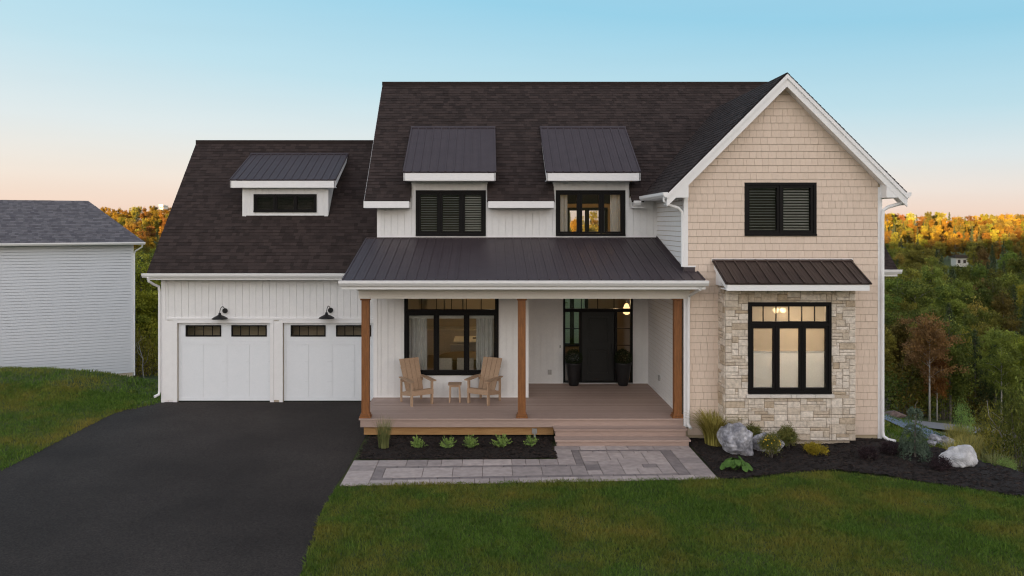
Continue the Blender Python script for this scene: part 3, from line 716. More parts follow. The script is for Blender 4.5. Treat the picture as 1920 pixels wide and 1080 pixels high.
bm_ = MB(); bm_.box(-3.06, 4.73, 19.12, 19.30, 3.385, 3.654); bm_.box(-3.06, 4.87, 19.03, 19.119, 3.385, 3.654); bm_.box(-3.08, 4.89, 19.015, 19.03, 3.58, 3.654); bm_.box(-3.05, -2.87, 19.30, YL, 3.385, 3.654)
hb(bm_, 'porch_beam', M['cream_trim'])
for x in (-2.92, .855, 4.62):
    p = MB(); p.box(x-.092, x+.092, 19.14, 19.32, .5, 3.385)
    p.box(x-.14, x+.14, 19.095, 19.365, .501, .545); p.box(x-.118, x+.118, 19.115, 19.345, .545, .60); p.box(x-.118, x+.118, 19.115, 19.345, 3.335, 3.384)
    hb(p, 'porch_post', M['cedar'], bevel=.006)

# deck and steps
dk = MB(); y = YD
while y < YB-.02:
    x0, x1 = XL-.03, XG-.03
    y1 = min(y+.138, YB-.005)
    if y < YL-.01:
        b1 = random.uniform(-1, 3); dk.box(x0, x1, y, min(y1, YL-.006) if y1 > YL else y1, .462, .50, random.random())
        if y1 > YL: dk.box(XB+.02, x1, YL, y1, .462, .50, random.random())
    else: dk.box(XB+.02, x1, y, y1, .462, .50, random.random())
    y += .1435
dk.box(XL-.03, XL+.10, YD-.001, YL-.01, .4625, .5015, .4)
dk.box(XL-.045, XG-.02, YD-.028, YD-.002, .464, .502, .6)                 # nosing
dk.box(XL-.01, XG-.03, YD+.0, YD+.022, .29, .458, .35); dk.box(XL-.01, XL+.012, YD+.03, YL-.02, .29, .458, .35)
hb(dk, 'deck', M['deck'])
sp = MB()
for (yf, yb, z, xr_) in ((18.75, YD-.002, .33, 4.74), (18.42, 18.78, .165, 4.73)):
    sp.box(1.60, xr_+.01, yf, yf+.17, z-.038, z, random.random()); sp.box(1.60, xr_+.01, yf+.175, yb, z-.038, z, random.random())
    sp.box(1.64, xr_-.03, yf+.028, yf+.05, z-.165, z-.040, random.random()); sp.box(1.635, 1.66, yf+.05, yb, z-.165, z-.04, .4); sp.box(xr_-.055, xr_-.03, yf+.05, yb, z-.165, z-.04, .4)
hb(sp, 'steps', M['deck'])
db_ = MB(); db_.box(XL+.06, 1.62, YD+.09, YD+.13, .085, .288); db_.box(XL+.06, XL+.10, YD+.13, YL, .085, .288); hb(db_, 'deck_joist', M['pine'])
db_ = MB(); db_.box(1.10, 1.22, YD+.06, YD+.085, .12, .24); db_.box(1.145, 1.185, YD+.07, YD+.11, .0, .12); hb(db_, 'post_bracket', M['steel'])

# ---- dormers
def dormer(x0, x1, ye, ze, yt, zt, wall, mat, cheek):
    d = bpy.data.objects.new('dormer', None); C.objects.link(d); d.parent = house
    m = metal('dormer_roof', (x0, ye, ze), (x1, ye, ze), (x1, yt, zt), (x0, yt, zt), mat, pitch=.232); m.parent = d
    sl = (zt-ze)/(yt-ye); N = Vector((0, -sl, 1)).normalized()
    f = MB(); f.box(x0+.03, x1-.03, ye+.02, ye+.06, ze-.24, ze-.035)
    for X in (x0+.02, x1-.05):
        a = Vector((X, ye+.02, ze-.035)); b = Vector((X, yt, zt-.035))
        f.prism([a, b, b-Vector((0, 0, .16)), a-Vector((0, 0, .205))], (.03, 0, 0))
    f.box(x0+.03, x1-.03, ye+.06, wall+.02, ze-.24, ze-.215)
    f.build('fascia', M['white_trim'], d, off=HL)
    for X, nx in cheek:
        c = MB()
        zr = lambda Y: ze+(Y-ye)*sl-.06
        c.prism([(X, wall, cheek_base), (X, wall, zr(wall)), (X, yt, zr(yt))], (.03*nx, 0, 0))
        c.build('cheek', M['white_siding'], d, off=HL)
    return d
cheek_base = 5.55
dormer(-2.27, .27, 21.5, 6.585, 23.94, 8.09, Y2, M['metal'], ((-2.06, -1), (.005, 1)))
dormer(1.605, 4.19, 21.5, 6.585, 23.94, 8.09, Y2, M['metal'], ((1.88, -1), (3.955, 1)))
cheek_base = 5.40
gd = dormer(-7.72, -4.52, 23.85, 6.50, 26.06, 7.474, 24.16, M['metal'], ((-7.39, -1), (-4.83, 1)))
H_GD = (-7.07, -5.156, 5.524, 6.076)
g = MB(); boards(g, XZ(24.16), rects(*cut_rect(-7.39, -4.83, 5.44, 6.36, [H_GD])), .187, u0=-7.39)
for a, b, c_, d_ in cut_rect(-7.39, -4.83, 5.40, 6.36, [H_GD]): g.box(a, b, 24.162, 24.25, c_, d_)
for a, b in ((-7.41, -7.30), (-4.92, -4.81)): g.box(a, b, 24.125, 24.16, 5.40, 6.36)
g.box(-7.30, -4.92, 24.128, 24.15, 5.425, 5.475); g.box(-7.4, -4.82, 24.9, 24.95, 5.5, 6.5)
g.build('dormer_wall', M['white_siding'], gd, off=HL)

# ---- stone bay
bay = bpy.data.objects.new('stone_bay', None); C.objects.link(bay); bay.parent = house
BX0, BX1, BY = 5.575, 8.595, 18.555
shapes = [(4,1),(5,1),(6,1),(4,2),(4,2),(5,2),(3,2),(2,2),(5,3),(6,2),(4,1),(5,1),(3,1)]
def veneer(mb, fr, W_, H_, v0, hole, seed):
    rnd = random.Random(seed)
    for a, b, c_, d_ in ashlar(W_, H_, .076, shapes, rnd):
        q0 = [(a, c_+v0, b, d_+v0)]
        parts = [(a, b, c_+v0, d_+v0)]
        if hole: parts = cut_rect(a, b, c_+v0, d_+v0, [hole])
        tone = rnd.choice([.15, .3, .45, .6, .75, .8, .85, .95, 1.0])+rnd.uniform(-.08, .08)
        lift = rnd.uniform(.014, .032)
        for x0, x1, z0, z1 in parts:
            g_ = .005; x0 += g_; x1 -= g_; z0 += g_; z1 -= g_
            if x1-x0 < .01 or z1-z0 < .01: continue
            i = min(.012, (x1-x0)*.2, (z1-z0)*.2); j = lambda: rnd.uniform(-.004, .004)
            o = [fr.p(x0, z0, 0), fr.p(x1, z0, 0), fr.p(x1, z1, 0), fr.p(x0, z1, 0)]
            o2 = [fr.p(x0+j(), z0+j(), lift*.7), fr.p(x1+j(), z0+j(), lift*.7), fr.p(x1+j(), z1+j(), lift*.7), fr.p(x0+j(), z1+j(), lift*.7)]
            t_ = [fr.p(x0+i, z0+i, lift+j()), fr.p(x1-i, z0+i, lift+j()), fr.p(x1-i, z1-i, lift+j()), fr.p(x0+i, z1-i, lift+j())]
            mb.poly(t_, tone)
            for k in range(4):
                k2 = (k+1) % 4; mb.poly([o[k], o[k2], o2[k2], o2[k]], tone); mb.poly([o2[k], o2[k2], t_[k2], t_[k]], tone)
vs = MB(); hole = (H_B[0]-BX0, H_B[1]-BX0, H_B[2]-.08, H_B[3])
veneer(vs, Fr((BX0, BY, 0), (1,0,0), (0,0,1), (0,-1,0)), 3.02, 3.74, .12, hole, 5)
veneer(vs, Fr((BX0, YG, 0), (0,-1,0), (0,0,1), (-1,0,0)), YG-BY, 3.9, .12, None, 8)
veneer(vs, Fr((BX1, BY, 0), (0,1,0), (0,0,1), (1,0,0)), YG-BY, 3.9, .12, None, 9)
vs.build('stone_veneer', M['stone'], bay, off=HL)
mo = MB()
for a, b, c_, d_ in cut_rect(BX0, BX1, .12, 3.9, [H_B]): mo.box(a, b, BY, BY+.12, c_, d_)
mo.box(BX0, BX0+.1, BY+.121, YG, .12, 3.95); mo.box(BX1-.1, BX1, BY+.121, YG, .12, 3.95)
mo.build('mortar_backing', M['mortar'], bay, off=HL)
sm = MB(); xs = [H_B[0]-.05, 6.62, 7.1, 7.22, 7.66, H_B[1]+.06]
for a, b in zip(xs, xs[1:]): sm.box(a, b-.004, BY-.075, BY+.05, 1.125, 1.205, random.random())
sm.build('window_sill', M['sill'], bay, off=HL, bevel=.008)
bm2 = metal('bay_roof', (5.42, 18.0, 3.83), (8.74, 18.0, 3.83), (8.76, YG-.03, 4.31), (5.41, YG-.03, 4.31), M['brown_metal'], pitch=.262, rib=.03); bm2.parent = bay
bf = MB(); bf.box(5.47, 8.69, 18.03, 18.07, 3.66, 3.795); bf.box(5.47, 8.69, 18.07, BY, 3.665, 3.69)
bf.box(5.40, 8.78, YG-.05, YG-.026, 4.28, 4.345)
for X in (5.455, 8.675): bf.prism([(X, 18.05, 3.66), (X, 18.05, 3.79), (X, YG-.02, 4.265), (X, YG-.02, 4.10)], (.03, 0, 0))
bf.prism([(5.50, 18.6, 3.72), (5.50, YG-.02, 3.72), (5.50, YG-.02, 4.15), (5.50, 18.6, 3.98)], (.05, 0, 0))
bf.build('fascia', M['white_trim'], bay, off=HL)

# ---- rear wing seen past the right corner
rw = MB(); s2 = Vector((0, 1, .87)); roof_plane(rw, (0, 23.5, 3.83), (1,0,0), s2, [[(9.0, 0), (12.16, 0), (12.16, 3.2), (9.0, 3.2)]]); hb(rw, 'roof', M['shingle'])
rw = MB(); gutter_x(rw, 9.3, 12.25, 23.5, 3.82, .10, .12); rw.box(9.5, 12.16, 23.505, 23.54, 3.62, 3.80); rw.box(9.5, 12.16, 23.54, 24, 3.62, 3.64); hb(rw, 'gutter', M['white_trim'])
rw = MB(); rw.box(9.48, 11.6, 23.95, 28, -2.5, 3.9); hb(rw, 'wall', M['white_siding'])

# ---- windows
def window(x0, x1, z0, z1, Y, n=3, transom=None, tn=6, blind=None, ft=.066, sw=.058, mw=.03, parent=None, depth=.12):
    f = MB(); f.ring(x0, x1, z0, z1, ft, Y-.035, Y+depth)
    f.box(x0-.0, x1+.0, Y-.06, Y-.035, z0, z0+.045)
    zt = z1-ft
    if transom: f.box(x0+ft, x1-ft, Y-.032, Y+depth, transom-.035, transom+.035); zt = transom-.035
    xi0, xi1 = x0+ft, x1-ft; w = (xi1-xi0-mw*(n-1))/n
    for k in range(1, n): xm = xi0+k*w+(k-1)*mw; f.box(xm, xm+mw, Y-.031, Y+depth, z0+ft, zt)
    fo_ = hb(f, 'window', M['black_frame'], parent)
    def pane(a, b, c_, d_):
        m = MB(); m.poly([(a, Y+.045, c_), (b, Y+.045, c_), (b, Y+.045, d_), (a, Y+.045, d_)]); m.build('pane', M['glass'], fo_, off=HL)
    for k in range(n):
        a = xi0+k*(w+mw); b = a+w
        m = MB(); m.ring(a+.002, b-.002, z0+ft+.002, zt-.002, sw, Y-.012, Y+.075); m.build('sash', M['black_frame'], fo_, off=HL)
        pane(a+sw-.01, b-sw+.01, z0+ft+sw-.01, zt-sw+.01)
        if blind == 'venetian':
            m = MB(); zz = z0+ft+sw+.03; ang = .30 if k < n-1 else .75
            while zz < zt-sw:
                c0, s0 = .020*math.cos(ang), .020*math.sin(ang)
                m.prism([(a+sw+.01, Y+.10-c0, zz-s0), (b-sw-.01, Y+.10-c0, zz-s0), (b-sw-.01, Y+.10+c0, zz+s0), (a+sw+.01, Y+.10+c0, zz+s0)], (0, .002, .004)); zz += .066
            m.build('blind', M['blind'], fo_, off=HL)
        if blind == 'shade':
            m = MB(); zm = z0+(zt-z0)*.60
            zz = z0+ft+.02
            while zz < zm: m.prism([(a+.03, Y+.08, zz), (b-.03, Y+.08, zz), (b-.03, Y+.068, zz+.012), (b-.03, Y+.08, zz+.024), (a+.03, Y+.08, zz+.024), (a+.03, Y+.068, zz+.012)], (0, .004, 0)); zz += .0245
            m.box(a+.03, b-.03, Y+.065, Y+.09, zm, zm+.025)
            m.build('blind', M['shade'], fo_, off=HL)
            m = MB(); m.box(a+.03, b-.03, Y+.112, Y+.114, zm+.026, zt); m.build('sheer_shade', M['sheer'], fo_, off=HL)
    if transom:
        m = MB(); m.ring(xi0+.002, xi1-.002, transom+.037, z1-ft-.002, .03, Y-.012, Y+.075)
        for k in range(1, tn): xm = xi0+(xi1-xi0)*k/tn; m.box(xm-.008, xm+.008, Y+.02, Y+.06, transom+.06, z1-ft-.03)
        m.build('transom', M['black_frame'], fo_, off=HL)
        pane(xi0+.02, xi1-.02, transom+.05, z1-ft-.02)
        if blind == 'shade':
            m = MB(); m.box(xi0+.03, xi1-.03, Y+.112, Y+.114, transom+.04, z1-ft); m.build('sheer_shade', M['sheer'], fo_, off=HL)
    return fo_
def sheerm():
    m = bpy.data.materials.new('sheer_shade'); m.use_nodes = True; n = m.node_tree.nodes; l = m.node_tree.links; n.remove(n['Principled BSDF'])
    a = n.new('ShaderNodeBsdfTranslucent'); a.inputs[0].default_value = (.55, .48, .38, 1); b = n.new('ShaderNodeBsdfDiffuse'); b.inputs[0].default_value = (.62, .55, .46, 1)
    t = n.new('ShaderNodeBsdfTransparent'); m1 = n.new('ShaderNodeMixShader'); m1.inputs[0].default_value = .5; m2 = n.new('ShaderNodeMixShader'); m2.inputs[0].default_value = .22
    l.new(a.outputs[0], m1.inputs[1]); l.new(b.outputs[0], m1.inputs[2]); l.new(m1.outputs[0], m2.inputs[1]); l.new(t.outputs[0], m2.inputs[2]); l.new(m2.outputs[0], n['Material Output'].inputs[0]); return m
M['sheer'] = sheerm()
window(*H_L[:3], H_L[3], YL, transom=2.80, tn=6)
window(*H_2L, Y2, blind='venetian'); window(*H_2R, Y2)
window(*H_G, YG, n=2, blind='venetian')
wb = window(*H_B, BY, transom=2.83, tn=6, blind='shade'); wb.parent = house
window(*H_GD, 24.16, n=3, ft=.05, sw=.035)
window(*H_BK, YBK, n=2, ft=.05); window(*H_BK2, YBK, n=2, ft=.05)

# ---- entry
x0, x1, z0, z1 = H_D
e = MB(); e.box(x0, x0+.06, YB-.05, YB+.12, z0, z1); e.box(x1-.06, x1, YB-.05, YB+.12, z0, z1); zt_ = PZ(582, YB)
e.box(x0+.06, x1-.06, YB-.049, YB+.12, zt_-.045, zt_+.045); e.box(x0+.06, x1-.06, YB-.049, YB+.12, z0, z0+.06); e.box(x0+.06, x1-.06, YB-.049, YB+.12, z1-.06, z1)
dx0, dx1 = PX(1091, YB), PX(1152, YB)
e.box(dx0-.075, dx0, YB-.047, YB+.12, z0+.06, zt_-.045); e.box(dx1, dx1+.075, YB-.047, YB+.12, z0+.06, zt_-.045)
ef = hb(e, 'door_frame', M['black_frame'])
for a, b in ((x0+.06, dx0-.075), (dx1+.075, x1-.06)):
    m = MB(); m.poly([(a, YB+.03, z0+.06), (b, YB+.03, z0+.06), (b, YB+.03, zt_-.045), (a, YB+.03, zt_-.045)]); m.build('sidelight_pane', M['glass'], ef, off=HL)
    for q in (616, 647.5, 679): zq = PZ(q, YB); m = MB(); m.box(a, b, YB+.01, YB+.045, zq-.01, zq+.01); m.build('muntin', M['black_frame'], ef, off=HL)
m = MB(); m.poly([(x0+.06, YB+.03, zt_+.045), (x1-.06, YB+.03, zt_+.045), (x1-.06, YB+.03, z1-.06), (x0+.06, YB+.03, z1-.06)]); m.build('transom_pane', M['glass'], ef, off=HL)
for k in (1, 2, 3): xm = x0+.06+(x1-x0-.12)*k/4; m = MB(); m.box(xm-.01, xm+.01, YB+.01, YB+.045, zt_+.046, z1-.06); m.build('muntin', M['black_frame'], ef, off=HL)
d = MB(); dz0, dz1 = z0+.07, zt_-.05; d.box(dx0+.003, dx1-.003, YB+.0, YB+.05, dz0, dz1)
for a0, a1 in ((.56, .93), (.10, .47)):
    za, zb_ = dz0+(dz1-dz0)*a0, dz0+(dz1-dz0)*a1; d.ring(dx0+.17, dx1-.17, za, zb_, .035, YB-.018, YB+.001); d.box(dx0+.25, dx1-.25, YB-.012, YB+.001, za+.08, zb_-.08)
do = hb(d, 'front_door', M['black_door'], bevel=.004)
m = MB(); m.tube([(dx1-.07, YB-.06, 1.42), (dx1-.07, YB-.06, 1.62)], .012, 8); m.box(dx1-.09, dx1-.05, YB-.055, YB, 1.40, 1.64); m.build('door_handle', M['lampblack'], do, off=HL)
m = MB(); m.box(x0, x1, YB-.08, YB-.051, z0-.004, z0+.028); hb(m, 'door_threshold', M['steel'])
m = MB(); m.box(PX(1027, YB), PX(1034, YB), YB-.04, YB, PZ(702, YB), PZ(693, YB)); m.box(PX(1028.5, YB), PX(1032.5, YB), YB-.05, YB-.04, PZ(700, YB), PZ(695, YB)); hb(m, 'outlet_cover', M['steel'])
m = MB(); m.box(XG-.06, XG-.01, 21.62, 21.74, .90, 1.04); hb(m, 'outlet_cover', M['steel'])
m = MB(); m.box(PX(1049, YB), PX(1051.5, YB), YB-.035, YB, PZ(652, YB), PZ(647, YB)); hb(m, 'doorbell', M['steel'])

# ---- garage doors
for (x0, x1, z0, z1), wins in ((GD1, ((348.3, 414.7), (434, 500.3))), (GD2, ((545.2, 610.6), (630, 695.8)))):
    Yd = YGA+.05
    panes = [(PX(a, Yd), PX(b, Yd), PZ(631, Yd), PZ(609.5, Yd)) for a, b in wins]
    g = MB()
    for a, b, c_, d_ in cut_rect(x0+.01, x1-.01, .035, z1, panes): g.box(a, b, Yd+.012, Yd+.05, c_, d_)
    # raised stiles and rails leave the recessed panels
    wv = x1-x0; zt2 = PZ(640, Yd)
    secs = [z for z in (.035, .60, 1.175, 1.745)]
    xs4 = [x0+.01+(wv-.02)*k/4 for k in range(5)]
    for k, xk in enumerate(xs4):
        wd_ = .07 if k % 2 == 0 else .05; a = max(x0+.01, xk-wd_); b = min(x1-.01, xk+wd_); top = 1.74 if k % 2 == 0 else 1.657
        for lo, hi in zip([.13, .604, 1.179], [.596, 1.171, top]): g.box(a, b, Yd, Yd+.0125, lo, hi)
        if k % 2 == 0: g.box(a, b, Yd, Yd+.0125, 1.744, z1)
    g.box(x0+.01, x1-.01, Yd-.001, Yd+.0125, .035, .128)
    for k in (0, 2):
        a, b = xs4[k]+.0705, xs4[k+2]-.0705
        g.box(a, b, Yd, Yd+.0125, 1.66, 1.74); pa = panes[k//2]
        for r_ in cut_rect(a, b, 1.744, z1, [pa]): g.box(r_[0], r_[1], Yd+.004, Yd+.0125, r_[2], r_[3])
    go = hb(g, 'garage_door', M['garage_door'])
    for pa in panes:
        f = MB(); f.ring(*pa, .035, Yd-.015, Yd+.045)
        for k in (1, 2, 3): xm = pa[0]+(pa[1]-pa[0])*k/4; f.box(xm-.008, xm+.008, Yd-.0, Yd+.03, pa[2]+.03, pa[3]-.03)
        f.build('window_frame', M['black_frame'], go, off=HL)
        f = MB(); f.poly([(pa[0]+.02, Yd+.03, pa[2]+.02), (pa[1]-.02, Yd+.03, pa[2]+.02), (pa[1]-.02, Yd+.03, pa[3]-.02), (pa[0]+.02, Yd+.03, pa[3]-.02)]); f.build('pane', M['glass'], go, off=HL)
    f = MB(); f.box(x0+.01, x1-.01, Yd+.0, Yd+.045, .0, .033); f.build('rubber_seal', M['lampblack'], go, off=HL)

# ------------------------------------------------------------------ wall lamps
def barn_lamp(x, z, label):
    t = thing('wall_lamp', label, 'lamp', (x, YGA-.03, z), 0, 'barn lamps over the garage doors')
    m = MB()
    for a in range(1): m.tube([(.06, 0, .0), (.06, -.03, .0)], .075, 20)
    m.build('back_plate', M['lampblack'], t)
    m = MB(); pts = []
    for k in range(13):
        a = math.pi*k/12; pts.append((.06-.06*(k/12), -.03-.13+.13*math.cos(a), .0+.13*math.sin(a)*1.05))
    pts.append((0, -.29, -.05)); m.tube(pts, .011, 8); m.build('gooseneck', M['lampblack'], t, smooth=True)
    m = MB(); m.lathe(0, -.29, [(.001, -.03), (.035, -.032), (.042, -.085), (.075, -.105), (.14, -.135), (.205, -.172), (.225, -.195), (.225, -.202), (.20, -.176), (.13, -.142), (.06, -.115), (.001, -.11)], 28); m.build('lamp_shade', M['lampblack'], t, smooth=True)
barn_lamp(PX(412.5, 22.75), PZ(583.5, 22.9), 'black gooseneck barn lamp above the left garage door')
barn_lamp(PX(612.5, 22.75), PZ(582.5, 22.9), 'black gooseneck barn lamp above the right garage door, nearer the porch')

# ------------------------------------------------------------------ porch furniture
def adirondack(loc, rz, label):
    t = thing('adirondack_chair', label, 'chair', loc, rz, 'adirondack chairs on the porch'); w = M['chairwood']
    def bar(name, *bs, **k):
        m = MB()
        for b in bs: m.beam(*b)
        m.build(name, w, t, bevel=.004)
    for sx in (-1, 1):
        bar('leg', ((sx*.29, -.30, 0), (sx*.29, -.30, .60), .045, .085, (0,1,0)))
        bar('leg', ((sx*.29, .33, 0), (sx*.29, .33, .585), .04, .07, (0,1,0)))
        m = MB(); m.prism([(sx*.30-.07, -.40, .60), (sx*.30+.07, -.40, .60), (sx*.30+.065, .15, .625), (sx*.30+.05, .40, .62), (sx*.30-.03, .40, .62), (sx*.30-.065, .1, .625)], (0, 0, .026)); m.build('armrest', w, t, bevel=.004)
        m = MB(); m.prism([(sx*.255, -.32, .26), (sx*.255, -.32, .38), (sx*.255, .1, .30), (sx*.255, .40, .25), (sx*.255, .40, .15), (sx*.255, .1, .2)], (sx*.03, 0, 0)); m.build('side_rail', w, t)
    bar('front_apron', ((-.312, -.335, .325), (.312, -.335, .325), .028, .125, (0,0,1)))
    m = MB()
    for k in range(5): yy = -.27+k*.098; m.beam((-.275, yy, .385-.09*(k/4)), (.275, yy, .385-.09*(k/4)), .088, .022)
    m.build('seat', w, t)
    m = MB(); lean = Vector((0, .36, .80)).normalized(); o = Vector((0, .10, .27))
    for k in range(4):
        xb = (-1.5+k)*.125; xt = (-1.5+k)*.142
        a = Vector((xb, o.y, o.z)); b = Vector((xt, o.y, o.z))+lean*.91
        nn = Vector((0, -lean.z, lean.y)); hw0, hw1 = .058, .067
        m.prism([a+Vector((-hw0,0,0)), a+Vector((hw0,0,0)), b+Vector((hw1,0,0)), b+Vector((-hw1,0,0))], nn*-.022, random.random())
    m.build('backrest', w, t)
    m = MB(); p = o+lean*.32+Vector((0, .028, 0)); m.beam(p+Vector((-.30,0,0)), p+Vector((.30,0,0)), .03, .07); p = o+lean*.68+Vector((0,.03,0)); m.beam(p+Vector((-.27,0,0)), p+Vector((.27,0,0)), .025, .06); m.build('back_brace', w, t)
adirondack((-1.82, 20.77, .501), R(31), 'tan adirondack chair on the porch, nearer the garage, angled right')
adirondack((-.06, 20.87, .501), R(-29), 'tan adirondack chair on the porch, nearer the middle post, angled left')
t = thing('side_table', 'small tan side table between the two adirondack chairs', 'table', (-.83, 20.92, .501))
m = MB(); 
for k in range(3): m.beam((-.175, -.12+k*.12, .465), (.175, -.12+k*.12, .465), .112, .022)
m.build('table_top', M['chairwood'], t, bevel=.003)
for sx in (-1, 1):
    for sy in (-1, 1): m = MB(); m.beam((sx*.135, sy*.13, 0), (sx*.12, sy*.12, .455), .04, .04, (0,1,0)); m.build('leg', M['chairwood'], t)
m = MB(); m.box(-.12, .12, -.13, -.11, .40, .452); m.box(-.12, .12, .11, .13, .40, .452); m.build('apron', M['chairwood'], t)

# ------------------------------------------------------------------ leaf clouds
def cards(cent, size, aspect=1., flat=0., rng=RNG):
    n = len(cent); nrm = rng.normal(size=(n, 3)); nrm[:, 2] += flat; nrm /= np.linalg.norm(nrm, axis=1)[:, None]
    r = rng.normal(size=(n, 3)); u = np.cross(nrm, r); u /= np.linalg.norm(u, axis=1)[:, None]; v = np.cross(nrm, u)
    s = size*rng.uniform(.6, 1.3, n)[:, None]; u = u*s; v = v*s*aspect
    return np.stack([cent-u*.9, cent-v*.55, cent+u, cent+v*.55], 1).reshape(-1, 3)
def blob_points(nc, nl, rx, rz, cz, csig, rng, low=0.):
    d = rng.normal(size=(nc, 3)); d /= np.linalg.norm(d, axis=1)[:, None]
    rr = rng.uniform(.25, 1, nc)**.5
    c = d*rr[:, None]*np.array([rx, rx, rz]); c[:, 2] += cz
    k = rng.integers(0, nc, nl); sg = csig*rng.uniform(.6, 1.3, nc)
    p = c[k]+rng.normal(size=(nl, 3))*sg[k][:, None]
    ct = rng.random(nc); t = np.clip(ct[k]*.65+rng.random(nl)*.35, 0, 1)
    return p, t, c
def foliage(name, mat, parent, nc, nl, rx, rz, cz, csig, size, aspect=.8, rng=RNG, flat=.3):
    p, t, _ = blob_points(nc, nl, rx, rz, cz, csig, rng)
    p[:, 2] = np.maximum(p[:, 2], .02)
    return npmesh(name, cards(p, size, aspect, flat, rng), np.arange(nl*4).reshape(-1, 4), t, mat, parent)

# potted topiary beside the door
def topiary(x, y, label):
    t = thing('potted_shrub', label, 'potted plant', (x, y, .501), 0, 'potted shrubs flanking the front door')
    m = MB(); m.lathe(0, 0, [(.001, 0), (.125, 0), (.14, .03), (.20, .35), (.235, .62), (.245, .66), (.235, .67), (.21, .64), (.001, .62)], 24); m.build('pot', M['pot'], t, smooth=True)
    p = RNG.normal(size=(2600, 3)); p /= np.linalg.norm(p, axis=1)[:, None]; p *= RNG.uniform(.72, 1.06, 2600)[:, None]*.25; p[:, 2] += .80
    npmesh('foliage', cards(p, .022, .7), np.arange(2600*4).reshape(-1, 4), RNG.random(2600), M['boxleaf'], t)
topiary(PX(1075.5, 23.0), 22.98, 'round clipped shrub in tall black pot left of the front door')
topiary(PX(1168, 23.0), 22.98, 'round clipped shrub in tall black pot right of the front door')

# ------------------------------------------------------------------ things indoors
def lamp_light(parent, loc, power, color=(1, .66, .33), r=.05):
    l = bpy.data.lights.new('lamp_light', 'POINT'); l.energy = power; l.color = color; l.shadow_soft_size = r
    o = bpy.data.objects.new('lamp_light', l); C.objects.link(o); o.location = loc; o.parent = parent
t = thing('pendant_lamp', 'glowing glass pendant lamp hanging inside above the right sidelight', 'lamp', (PX(1175, 24.3), 24.3, PZ(574, 24.3)))
m = MB(); m.lathe(0, 0, [(.03, .08), (.06, .05), (.10, -.06), (.125, -.14), (.10, -.22), (.04, -.26)], 20); m.build('glass_shade', M['lamp_on'], t, smooth=True)
m = MB(); m.tube([(0, 0, .09), (0, 0, .85)], .006, 6); m.build('cord', M['lampblack'], t); lamp_light(t, (-.3, .3, .1), 1.0)
t = thing('ceiling_lamp', 'bright recessed ceiling lamp in the upstairs room behind the right dormer window', 'lamp', (PX(1122, 25.4), 25.4, 6.22))
m = MB(); m.lathe(0, 0, [(.001, -.03), (.05, -.03), (.06, 0)], 16); m.build('bulb', M['bulb_on'], t); m = MB(); m.lathe(0, 0, [(.06, 0), (.085, -.005), (.09, .06)], 16); m.build('trim_ring', M['white_trim'], t); lamp_light(t, (0, 0, -.45), 6, (1, .62, .24))
t = thing('chandelier', 'warm glowing chandelier behind the shaded window of the stone bay', 'lamp', (PX(1462, 19.6), 19.6, PZ(582, 19.6)))
for sx in (-.09, .09):
    m = MB(); m.lathe(sx, 0, [(.001, .07), (.05, .05), (.065, 0), (.05, -.05), (.001, -.07)], 14); m.build('bulb', M['bulb_hot'], t, smooth=True)
m = MB(); m.tube([(-.09, 0, .07), (0, 0, .16), (.09, 0, .07)], .008, 6); m.tube([(0, 0, .16), (0, 0, .42)], .008, 6); m.build('stem', M['lampblack'], t); lamp_light(t, (0, .1, 0), 17, (1, .84, .66), .12)
t = thing('kitchen_lamp', 'kitchen ceiling lamp seen through the porch window over the island', 'lamp', (.2, 26.0, 3.40))
m = MB(); m.lathe(0, 0, [(.001, -.04), (.09, -.035), (.10, 0)], 16); m.build('bulb', M['bulb_on'], t); lamp_light(t, (0, 0, -.25), 3.0, (1, .76, .48), .1)
t = thing('kitchen_island', 'kitchen island with pale counter seen through the porch window', 'kitchen island', (.1, 25.9, .5))
m = MB(); m.box(-1.15, 1.2, -.62, .62, .88, .92); m.build('countertop', M['white_counter'], t); m = MB(); m.box(-1.05, 1.1, -.5, .55, .0, .88); m.build('base', M['fabric'], t)
m = MB(); m.box(-.55, -.05, .0, .4, .921, .926); m.build('sink', M['slate'], t)
t = thing('kitchen_cabinet', 'run of tan kitchen cabinets along the back wall indoors', 'cabinet', (-.6, 28.6, .5))
m = MB(); m.box(-1.6, 1.9, -.35, .38, 0, .88); m.build('base', M['fabric'], t); m = MB(); m.box(-1.62, 1.92, -.38, .38, .88, .92); m.build('countertop', M['white_counter'], t)
for k in range(4):
    m = MB(); m.box(-1.55+k*.66, -.93+k*.66, .05, .38, 1.45, 2.45); m.build('cupboard', M['inwall'], t)
t = thing('dining_table', 'wooden dining table behind the porch window', 'table', (-.62, 23.75, .5))
m = MB(); m.lathe(0, 0, [(.001, .74), (.78, .74), (.78, .705), (.001, .70)], 32); m.build('table_top', M['table_wood'], t); m = MB(); m.lathe(0, 0, [(.35, 0), (.33, .04), (.08, .1), (.07, .70)], 16); m.build('pedestal', M['slate'], t)
def dchair(x, y, rz, label):
    t = thing('dining_chair', label, 'chair', (x, y, .5), rz, 'upholstered chairs round the dining table')
    m = MB(); m.box(-.24, .24, -.24, .24, .40, .48); m.build('seat', M['fabric'], t, bevel=.02); m = MB(); m.box(-.24, .24, .20, .27, .52, .88); m.build('backrest', M['fabric'], t, bevel=.02)
    for sx in (-1, 1):
        for sy in (-1, 1): m = MB(); m.beam((sx*.21, sy*.21, 0), (sx*.2, sy*.2, .40 if sy < 0 else .6), .03, .03, (0,1,0)); m.build('leg', M['slate'], t)
dchair(PX(833, 22.7), 22.72, R(180), 'cream upholstered dining chair in the window, nearest the left mullion'); dchair(PX(873, 22.7), 22.72, R(180), 'cream upholstered dining chair in the window, nearest the right mullion')
